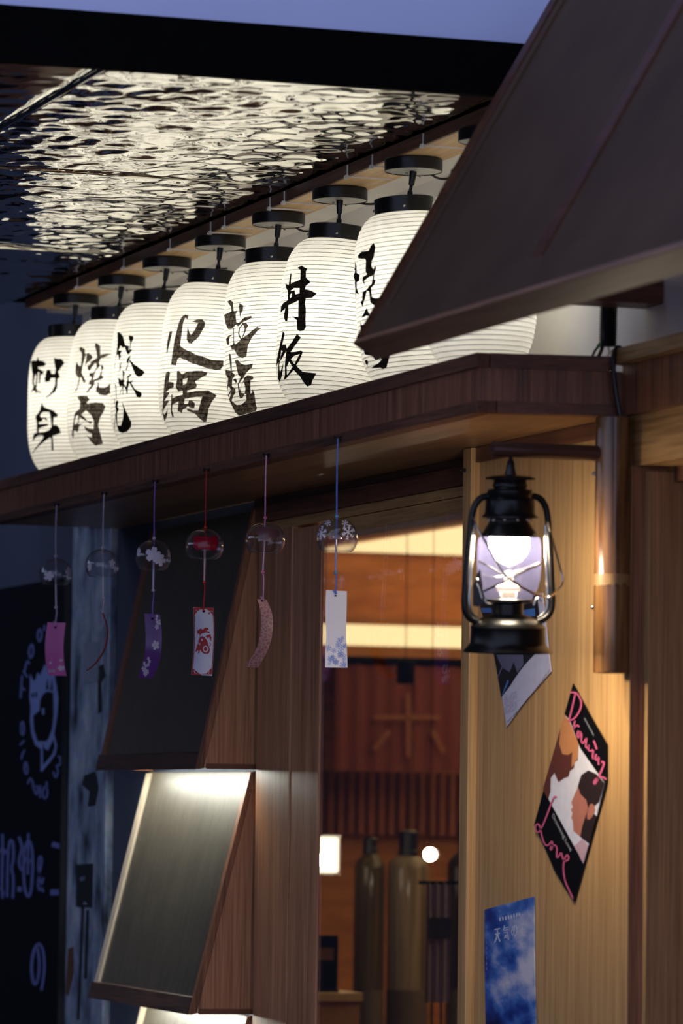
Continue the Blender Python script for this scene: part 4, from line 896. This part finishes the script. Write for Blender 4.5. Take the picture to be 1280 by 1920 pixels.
# ------------------------------------------------------------------ posters on the oak wall
wallbv = MB().add([(-8, -.002, 0), (-5, -.002, 0), (-5, -.002, 3), (-8, -.002, 3)], [(0, 1, 2, 3)]).bvh()
def sheet_on_wall(poly, y=-.002):
    pts = [hy(px_, py_, y) for px_, py_ in poly]; return MB().prism(pts, (0, -.0012, 0))
def wp(name, polys, mat, par, org=(0, 0), sc=1, off=.0018, g=12):
    if 'small' in name:      # print too fine to pick apart
        meshobj(name, decal(MB(), polys, org, sc, wallbv, off, g), mat, par)['kind'] = 'stuff'
    else: prints(name, polys, mat, par, org, sc, wallbv, off, g)
def poster(label, poly, mat):
    mb = sheet_on_wall(poly); zs = min(v.z for v in mb.v); xs = sum(v.x for v in mb.v)/len(mb.v)
    t = thing('poster', label, 'poster', (xs, -.003, zs)); meshobj('sheet', mb, mat, t); return t
bk = col(10, 9, 11, .35)
p1 = poster('black film poster of two facing people with pink script lettering', [(1075, 1281.5), (1092, 1312), (1108, 1342), (1139, 1396), (1138.5, 1468), (1108, 1580), (1077.5, 1691), (1060, 1665), (1040, 1632), (1028, 1602), (1002, 1547), (1020, 1480)], bk)
o8 = ((880, 1200), 2.667)
wp('printed_photo', [[[(480, 372), (505, 400), (560, 545), (680, 715), (640, 880), (575, 1118), (372, 745)]]], col(214, 214, 226), p1, *o8)
P2 = dict(off=.0021)
wp('printed_figure', [[[(480, 372), (500, 400), (535, 480), (550, 540), (540, 575), (548, 600), (530, 612), (528, 640), (508, 655), (500, 685), (480, 690), (450, 712), (430, 665), (412, 690), (410, 760), (398, 800), (372, 745), (400, 650)]]], col(92, 46, 38), p1, *o8, **P2)
wp('printed_hair', [[[(480, 372), (505, 405), (552, 520), (548, 590), (515, 640), (520, 560), (500, 575), (470, 570), (455, 520), (462, 430)]]], col(190, 128, 82), p1, *o8, off=.0023)
wp('printed_figure', [[[(555, 700), (580, 740), (610, 800), (635, 850), (620, 900), (600, 1010), (560, 985), (525, 955), (522, 905), (514, 890), (520, 865), (512, 850), (522, 835), (514, 812), (528, 780), (545, 740)]]], col(176, 112, 96), p1, *o8, **P2)
wp('printed_hair', [[[(548, 730), (565, 675), (600, 652), (640, 670), (680, 715), (655, 810), (632, 830), (600, 850), (590, 800), (560, 770)], ], [[(600, 840), (640, 880), (605, 1020), (560, 985), (570, 930)]]], col(38, 24, 24), p1, *o8, off=.0023)
wp('printed_ear', [[sm2([(605, 825), (622, 815), (636, 840), (625, 880), (600, 905), (592, 880)], 1, True)]], col(176, 112, 96), p1, *o8, off=.0025)
wp('printed_collar', [[[(530, 1030), (570, 995), (600, 1030), (575, 1118)]]], col(196, 164, 176), p1, *o8, off=.0024)
pk = col(206, 96, 136, .5)
cA = ((990, 1270), 8.0); cB = ((990, 1470), 8.0)
scr = [([(645,230),(700,225),(750,235),(800,310),(825,390),(800,500),(720,620),(620,660)],26), ([(730,240),(690,420),(635,640)],26), ([(725,650),(690,790),(720,740),(760,715),(790,745)],26),
 ([(770,800),(755,880),(775,915),(805,860),(780,800),(830,850),(815,950),(845,1000),(870,950),(905,900),(880,1040),(905,1070),(940,1000),(920,1090),(960,1110),(1005,1080),(985,1210),(1005,1220)],24), ([(1005,950),(1030,1010),(1050,1080)],26),
 ([(1045,1150),(1025,1220),(1050,1250),(1090,1180),(1070,1290),(1090,1310)],24), ([(1115,1270),(1160,1270),(1155,1320),(1080,1500),(1020,1610),(1005,1570),(1060,1510),(1130,1490),(1195,1530)],28)]
wp('pink_script', [stroke(sm2(p_, 2), w_) for p_, w_ in scr], pk, p1, *cA, off=.0028, g=6)
scr = [([(450,200),(420,180),(370,280),(330,400),(240,630),(170,740),(130,690),(130,620),(170,590),(205,650),(230,800),(270,910),(320,930),(370,860),(390,870),(375,1000),(350,970),(380,910),(460,930),(445,1090),(470,1110),(520,1010),(540,1130),(590,1160),(640,1120),(610,1050),(570,1110),(545,1250),(570,1450),(640,1600),(695,1720)],24)]
wp('pink_script', [stroke(sm2(p_, 2), w_) for p_, w_ in scr], pk, p1, *cB, off=.0028, g=6)
wt = col(176, 178, 188)
def lettering(text, p0, p1, h, org, sc, mat, par, off):
    cu_ = bpy.data.curves.new('lettering', 'FONT'); cu_.body = text; cu_.size = 1; tmp = bpy.data.objects.new('tmp', cu_); COL.objects.link(tmp)
    bpy.context.view_layer.update(); me = bpy.data.meshes.new_from_object(tmp.evaluated_get(bpy.context.evaluated_depsgraph_get()))
    wd = max(v.co.x for v in me.vertices); a = Vector(p0); d = (Vector(p1)-a)/wd; up = Vector((d.y, -d.x)).normalized()*h; up = Vector((0, -h))*.6+up*.4
    mb = MB(); vs = [hy(org[0]+(a+d*v.co.x+up*v.co.y).x/sc, org[1]+(a+d*v.co.x+up*v.co.y).y/sc, -.002-off) for v in me.vertices]
    mb.add(vs, [tuple(p.vertices) for p in me.polygons]); bpy.data.objects.remove(tmp); bpy.data.meshes.remove(me); bpy.data.curves.remove(cu_)
    meshobj('small_lettering', mb, mat, par)['kind'] = 'stuff'
lettering('Drowning Love', (352, 480), (632, 1020), 95, cB[0], cB[1], wt, p1, .0028)
wp('small_lettering', [stroke([(865, 610), (935, 740), (1005, 870)], 20)], col(110, 114, 122), p1, *cA, off=.0028, g=6)

def sky_mat():
    m, nt, b = newmat('printed_blue_sky'); N = nt.nodes; L = nt.links; b.inputs['Roughness'].default_value = .35
    tc = N.new('ShaderNodeTexCoord'); mp_ = N.new('ShaderNodeMapping'); mp_.inputs['Scale'].default_value = (9, 9, 20); mp_.inputs['Rotation'].default_value = (0, .5, 0); L.new(tc.outputs['Object'], mp_.inputs['Vector'])
    n = N.new('ShaderNodeTexNoise'); n.inputs['Scale'].default_value = 1; n.inputs['Detail'].default_value = 8; n.inputs['Roughness'].default_value = .55; L.new(mp_.outputs['Vector'], n.inputs['Vector'])
    sx = N.new('ShaderNodeSeparateXYZ'); L.new(tc.outputs['Object'], sx.inputs[0])
    a = N.new('ShaderNodeMath'); a.operation = 'MULTIPLY_ADD'; a.inputs[1].default_value = .85; L.new(sx.outputs['X'], a.inputs[0]); L.new(n.outputs['Fac'], a.inputs[2])
    z = N.new('ShaderNodeMapRange'); z.inputs['From Min'].default_value = .04; z.inputs['From Max'].default_value = .13; z.inputs['To Min'].default_value = -.16; z.inputs['To Max'].default_value = .06; L.new(sx.outputs['Z'], z.inputs['Value'])
    a2 = N.new('ShaderNodeMath'); a2.operation = 'ADD'; L.new(a.outputs[0], a2.inputs[0]); L.new(z.outputs[0], a2.inputs[1])
    r = N.new('ShaderNodeValToRGB'); e = r.color_ramp.elements
    e[0].position = .30; e[0].color = rgb(16, 26, 80); e[1].position = .72; e[1].color = rgb(206, 204, 220)
    q = e.new(.42); q.color = rgb(36, 68, 152); q = e.new(.52); q.color = rgb(72, 116, 192); q = e.new(.62); q.color = rgb(160, 170, 208)
    L.new(a2.outputs[0], r.inputs['Fac']); L.new(r.outputs['Color'], b.inputs['Base Color']); return m
p2 = poster('blue poster of a cloudy sky with a white vertical-stroke title', [(909, 1706), (940, 1697), (975, 1688), (1002, 1681.5), (1002.5, 1780), (1004, 1880), (1009, 1990), (914, 2000), (911, 1900), (909, 1800)], sky_mat())
o9 = ((900, 1670), 7.68); wl = col(206, 212, 232)
ttl = [([(220,560),(300,545)],16), ([(225,630),(300,610)],16), ([(262,552),(262,600),(245,690),(222,750)],18), ([(265,620),(280,690),(300,735)],18),
 ([(365,500),(350,570)],12), ([(370,540),(415,525)],11), ([(360,575),(415,560)],11), ([(355,610),(410,595),(412,660),(425,710)],12), ([(365,640),(400,690)],12), ([(395,630),(360,690)],12),
 ([(505,510),(500,600),(480,650),(465,600),(485,520),(520,490),(542,540),(535,620),(510,665)],12), ([(590,480),(640,465),(615,520),(615,640),(600,655)],12), ([(585,565),(650,545)],11)]
wp('title_lettering', [stroke(p_, w_) for p_, w_ in ttl], wl, p2, *o9, off=.0018, g=6)
wp('small_lettering', [stroke([(298+k*41, 385-k*9), (300+k*41, 438-k*9)], 18) for k in range(5)]+[stroke([(500+k*38, 330-k*8), (502+k*38, 385-k*10)], 14) for k in range(3)], wl, p2, *o9, off=.0018, g=6)
wp('small_lettering', [stroke([(108, 500+k*75), (106, 545+k*75)], 12) for k in range(9)], col(120, 140, 200), p2, *o9, off=.0018, g=6)



o10 = ((910, 1210), 9.143)
p3 = poster('tilted poster with a white text band behind the hurricane lamp', [(950.5, 1363), (985, 1315), (1034, 1259), (1030, 1226), (1018, 1112), (915, 1122), (930, 1226)], col(190, 190, 214, .5))
wp('printed_picture', [[[(-110, -770), (900, -860), (985, -60), (860, 150), (680, 340), (560, 500), (430, 700), (285, 890), (160, 160)]]], col(16, 17, 26), p3, *o10, off=.0016)
wp('printed_shapes', [[[(200, 160), (660, 160), (670, 330), (560, 470), (500, 280), (430, 460), (300, 380)]], [[(290, 370), (330, 340), (240, 540), (225, 530)]]], col(92, 92, 120), p3, *o10, off=.0019)
wp('printed_shapes', [[[(395, 590), (420, 620), (310, 850), (295, 860)]], [[(-60, -640), (120, -640), (130, -560), (-40, -560)]], [[(640, -600), (860, -640), (870, -500), (660, -480)]]], col(70, 116, 190), p3, *o10, off=.0019)
tx = []
for k in range(52):
    q = k/51; x = 395+q*720; y = 1310-q*890-120*math.sin(PI*q)*-.35
    if k % 7 != 6: tx.append(stroke([(x, y-12), (x+3, y+8)], 6+5*random.random()))
wp('small_lettering', tx, col(70, 58, 70), p3, *o10, off=.0019, g=3)
wp('small_lettering', [stroke([(340+18*k, 900-10*k+30*j), (352+18*k, 892-10*k+30*j)], 8) for j in range(11) for k in range(12) if random.random() < .75], col(140, 138, 168), p3, *o10, off=.0019, g=3)

# ================================================================== inside the shop
IX = -12.0
M['inwall'] = wood('interior_wood', rgb(150, 88, 40), rgb(196, 126, 64), 'y', fine=30, rough=.5)
M['inwall2'] = wood('interior_red_wood', rgb(120, 64, 40), rgb(168, 96, 60), 'z', fine=40, rough=.55)
struct('wall_room_back', B(IX-.1, IX, .1, 4, 0, 2.6), M['inwall'], 'brown wooden back wall inside the shop', 'wall')
struct('wall_room_side', B(IX, -6.6, 3.9, 4, 0, 2.6), M['inwall2'], 'side wall inside the shop', 'wall')
struct('wall_room_near', B(-6.7, -6.6, .1, 3.9, 0, 2.6), M['inwall2'], 'near end wall inside the shop', 'wall')
struct('wall_room_front', B(-9.59, -7.985, .081, .1, 0, 2.3), M['inwall2'], 'inner lining of the shop front', 'wall')
struct('floor_room', B(IX, -6.6, .16, 4, 0, .01), col(70, 46, 34, .5), 'dark wooden floor inside the shop', 'floor')
struct('ceiling_room', B(IX, -6.6, .13, 4, 2.31, 2.6), M['inwall'], 'wooden ceiling inside the shop', 'ceiling')
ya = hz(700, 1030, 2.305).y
cl = MB().box(IX+.02, -8.3, hz(700, 1017, 2.305).y-.02, 3.4, 2.300, 2.306)  # ceiling patch whose lamplight is put in as its own glow
tag(meshobj('ceiling_glow', cl, M['cove']), 'shop ceiling patch with warm lamplight painted in as glow', 'ceiling panel')
z1, z0 = hx(700, 1172, IX+.2).z, hx(700, 1211, IX+.2).z
bh = thing('light_cove', 'warm glowing light cove across the back of the shop', 'light cove', (IX+.1, 1.7, z0-.03))
meshobj('glow_strip', B(IX+.16, IX+.2, .7, 3.2, z0, z1), M['cove'], bh)
meshobj('top_board', B(IX+.001, IX+.23, .7, 3.2, z1+.001, z1+.022), M['inwall'], bh)
meshobj('bottom_board', B(IX+.001, IX+.23, .7, 3.2, z0-.05, z0-.001), M['inwall'], bh)
# hanging cloth
cz0, cz1 = hx(700, 1446, -11.72).z, hx(700, 1242, -11.72).z
cy0, cy1 = hx(625, 1350, -11.72).y, hx(920, 1350, -11.72).y
ncl = thing('noren_curtain', 'dark red hanging cloth with faint olive strokes inside the shop', 'curtain', (-11.72, (cy0+cy1)/2, cz0))
for k in range(2):
    ya_, yb_ = cy0+(cy1-cy0)*k/2+.004, cy0+(cy1-cy0)*(k+1)/2-.004; mb = MB(); vs = []
    for i in range(25):
        y = ya_+(yb_-ya_)*i/24
        for z in (cz0, cz1): vs.append((-11.72+.004*math.sin(i*1.1+k), y, z))
    mb.add(vs, [(2*i, 2*i+1, 2*i+3, 2*i+2) for i in range(24)]); mb.sm = True
    meshobj('cloth_panel', mb, col(116, 50, 40, .8), ncl)
meshobj('hanging_rod', MB().tube([(-11.72, cy0-.3, cz1+.005), (-11.72, cy1+.3, cz1+.005)], .012, 10), M['blackmat'], ncl)
for y in (cy0-.02, cy1+.02): meshobj('hanging_cord', MB().tube([(-11.72, y, cz1+.005), (-11.72, y, z0-.05)], .003, 6), M['blackmat'], ncl)
fb = MB().add([(-11.70, 0, 0), (-11.70, 4, 0), (-11.70, 4, 3), (-11.70, 0, 3)], [(0, 1, 2, 3)]).bvh()
meshobj('painted_strokes', decal(MB(), [stroke([(700, 1345), (825, 1345)], 9), stroke([(765, 1300), (765, 1420)], 9), stroke([(730, 1370), (700, 1405)], 9), stroke([(810, 1370), (832, 1410)], 9)], (0, 0), 1, fb, .001, 12), col(138, 78, 44), ncl)
# slatted screen
scr_ = thing('slatted_screen', 'brown slatted wooden screen on the back wall of the shop', 'screen', (IX+.03, 1.7, hx(700, 1560, IX).z))
sz0, sz1 = hx(700, 1565, IX).z, hx(700, 1448, IX).z
for y in np.arange(1.3, 2.2, .032): meshobj('slat', B(IX+.011, IX+.04, y, y+.02, sz0, sz1), M['inwall2'], scr_)
for z in (sz0, (sz0+sz1)/2, sz1-.02): meshobj('rail', B(IX+.001, IX+.0105, 1.28, 2.22, z, z+.02), M['inwall'], scr_)
# ceiling spot
sp_ = hx(760, 1262, -11.2)
st_ = thing('spot_lamp', 'black cylindrical spot lamp hanging inside the shop', 'spot lamp', sp_-Vector((0, 0, .03)))
meshobj('housing', MB().lathe([(.001, -.03), (.024, -.03), (.026, -.025), (.026, .03), (.02, .036), (.004, .04)], sp_, 24), M['blackmat'], st_)
meshobj('drop_rod', MB().tube([sp_+Vector((0, 0, .038)), (sp_.x, sp_.y, 2.31)], .0015, 8), M['blackmat'], st_)
# glowing box lantern
q = [hx(x, y, -10.6) for x, y in ((585, 1566), (638, 1641))]
bl = thing('box_lamp', 'square frosted glass box lamp glowing inside the shop', 'lamp', (-10.6, (q[0].y+q[1].y)/2, q[1].z))
yl, yr = q[0].y, q[1].y; zl, zh = q[1].z, q[0].z
meshobj('frosted_shade', B(-10.68, -10.6, yl+.004, yr-.004, zl+.006, zh-.006), M['lampglow'], bl, bevel=.006)
for z in (zl, zh-.006): meshobj('frame', B(-10.683, -10.597, yl, yr, z, z+.0058), M['chrome'], bl)
meshobj('bright_core', MB().ball((-10.598, yl+.02, (zl+zh)/2-.012), .013, 14, 8), M['spot'], bl)
meshobj('hanging_rod', MB().tube([(-10.64, (yl+yr)/2, zh), (-10.64, (yl+yr)/2, 2.31)], .0015, 8), M['blackmat'], bl)
q = hx(806, 1602, -10.2)
pl = thing('pendant_bulb', 'small bare glowing bulb hanging beside the tall bottles', 'bulb', q)
meshobj('glass_globe', MB().ball(q, .0165, 18, 12), M['spot'], pl)
meshobj('flex', MB().tube([q+Vector((0, 0, .016)), (q.x, q.y, 2.31)], .001, 8), M['blackmat'], pl)
# tall bottles on a counter just inside the window
bxq = -10.85
def bottle_mat(n_, a_, b_): return wood(n_, a_, b_, 'z', fine=60, rough=.15, stretch=1, bump=0)
def bottle(px0, px1, ysh, ycap, ytop, capw, label, colr):
    c0 = hx((px0+px1)/2, ysh, bxq); ss = depth(c0)/F; r = (px1-px0)/2*ss; zbm = CT
    t = thing('tall_bottle', label, 'bottle', (bxq, c0.y, zbm), 'tall bottles on the counter inside the window')
    zs = hx((px0+px1)/2, ysh, bxq).z; zc = hx((px0+px1)/2, ycap, bxq).z; zt_ = hx((px0+px1)/2, ytop, bxq).z; cw = capw/2*ss
    meshobj('glass_body', MB().lathe([(.002, zbm+.001), (r*.94, zbm+.001), (r, zbm+.012), (r, zs-.02), (r*.93, zs-.004), (r*.7, zs+.008), (cw*.9, zc), (cw*.86, zc+.004)], (bxq, c0.y, 0), 32), colr, t)
    meshobj('cap', MB().lathe([(cw*.86, zc+.002), (cw*1.1, zc+.002), (cw*1.1, zc+.012), (cw, zc+.014), (cw, zt_-.004), (cw*.8, zt_), (.001, zt_)], (bxq, c0.y, 0), 24), M['black'], t)
    meshobj('label_band', MB().lathe([(r+.0006, zbm+.10), (r+.0006, zbm+.22)], (bxq, c0.y, 0), 32), col(96, 84, 66), t)
CT = hx(700, 2010, bxq).z
ct = thing('window_counter', 'dark wooden counter inside the shop window', 'counter', (bxq, 1.55, 0))
meshobj('top', B(bxq-.3, bxq+.2, .9, 2.2, CT-.03, CT), M['inwall2'], ct); meshobj('front', B(bxq-.25, bxq+.15, .95, 2.15, .01, CT-.03), M['inwall2'], ct)
bottle(664, 722, 1615, 1600, 1570, 26, 'olive tall bottle beside the black-capped grey-brown one', bottle_mat('olive_glass', rgb(44, 36, 20), rgb(112, 96, 58)))
bottle(726, 804, 1614, 1604, 1557, 36, 'grey-brown tall bottle with a wide black cap', bottle_mat('grey_brown_glass', rgb(84, 66, 48), rgb(170, 152, 128)))
bottle(838, 900, 1612, 1595, 1540, 22, 'nearly black tall bottle behind the pendant bulb', bottle_mat('black_glass', rgb(20, 14, 14), rgb(64, 52, 54)))
# lit display box and small dark stand at the left of the window
q0, q1 = hx(560, 1862, -9.9), hx(672, 2050, -9.9)
db = thing('display_box', 'warmly lit pale wooden display box inside the window', 'box', (-9.9, (q0.y+q1.y)/2, 0))
meshobj('plinth', B(-10.2, -9.9, q0.y, q1.y, .01, q0.z-.02), col(196, 150, 92, .5), db); meshobj('lid', B(-10.21, -9.89, q0.y-.005, q1.y+.005, q0.z-.02, q0.z), col(226, 196, 150, .5), db)
q2, q3 = hx(585, 1755, -9.95), hx(640, 1850, -9.95)
ds = thing('menu_stand', 'small black menu stand on the display box', 'stand', (-9.97, (q2.y+q3.y)/2, q0.z))
meshobj('board', B(-10.0, -9.98, q2.y, q3.y, q0.z+.006, q2.z), M['blackmat'], ds); meshobj('foot', B(-10.04, -9.94, q2.y+.01, q3.y-.01, q0.z, q0.z+.006), M['blackmat'], ds)
meshobj('picture', B(-9.98, -9.979, q2.y+.02, q3.y-.012, q2.z-.06, q2.z-.03), col(120, 82, 56), ds)
q4 = hx(822, 1690, -9.6)
tw = MB(); vs = []
for i in range(13):
    y = q4.y-.03+.06*i/12
    for z in (hx(822, 1880, -9.6).z, hx(822, 1655, -9.6).z): vs.append((-9.6+.006*math.sin(i*1.6), y, z))
tw.add(vs+[v_ for v_ in [(a-.004, b, c_) for a, b, c_ in vs]], [(2*i, 2*i+1, 2*i+3, 2*i+2) for i in range(12)]+[(26+2*i, 28+2*i, 29+2*i, 27+2*i) for i in range(12)]+[(1, 0, 26, 27), (24, 25, 51, 50)]+[(2*i+1, 27+2*i, 29+2*i, 2*i+3) for i in range(12)]+[(2*i, 2*i+2, 28+2*i, 26+2*i) for i in range(12)]); tw.sm = True
tr = thing('hanging_towel', 'pale lilac towel hung on a stand beside the bottles', 'towel', (-9.6, q4.y, hx(822, 1880, -9.6).z))
meshobj('cloth', tw, col(176, 170, 196, .8), tr)
meshobj('dark_band', B(-9.592, -9.59, q4.y-.028, q4.y+.028, hx(822, 1760, -9.6).z, hx(822, 1720, -9.6).z), col(44, 46, 70, .8), tr)
zr = hx(822, 1655, -9.6).z
meshobj('rail', MB().tube([(-9.602, q4.y-.05, zr), (-9.602, q4.y+.05, zr)], .004, 8), M['blackmat'], tr)
for y in (q4.y-.012, q4.y+.012): meshobj('stand_post', MB().tube([(-9.607, y, zr), (-9.607, y, .01)], .003, 6), M['blackmat'], tr)
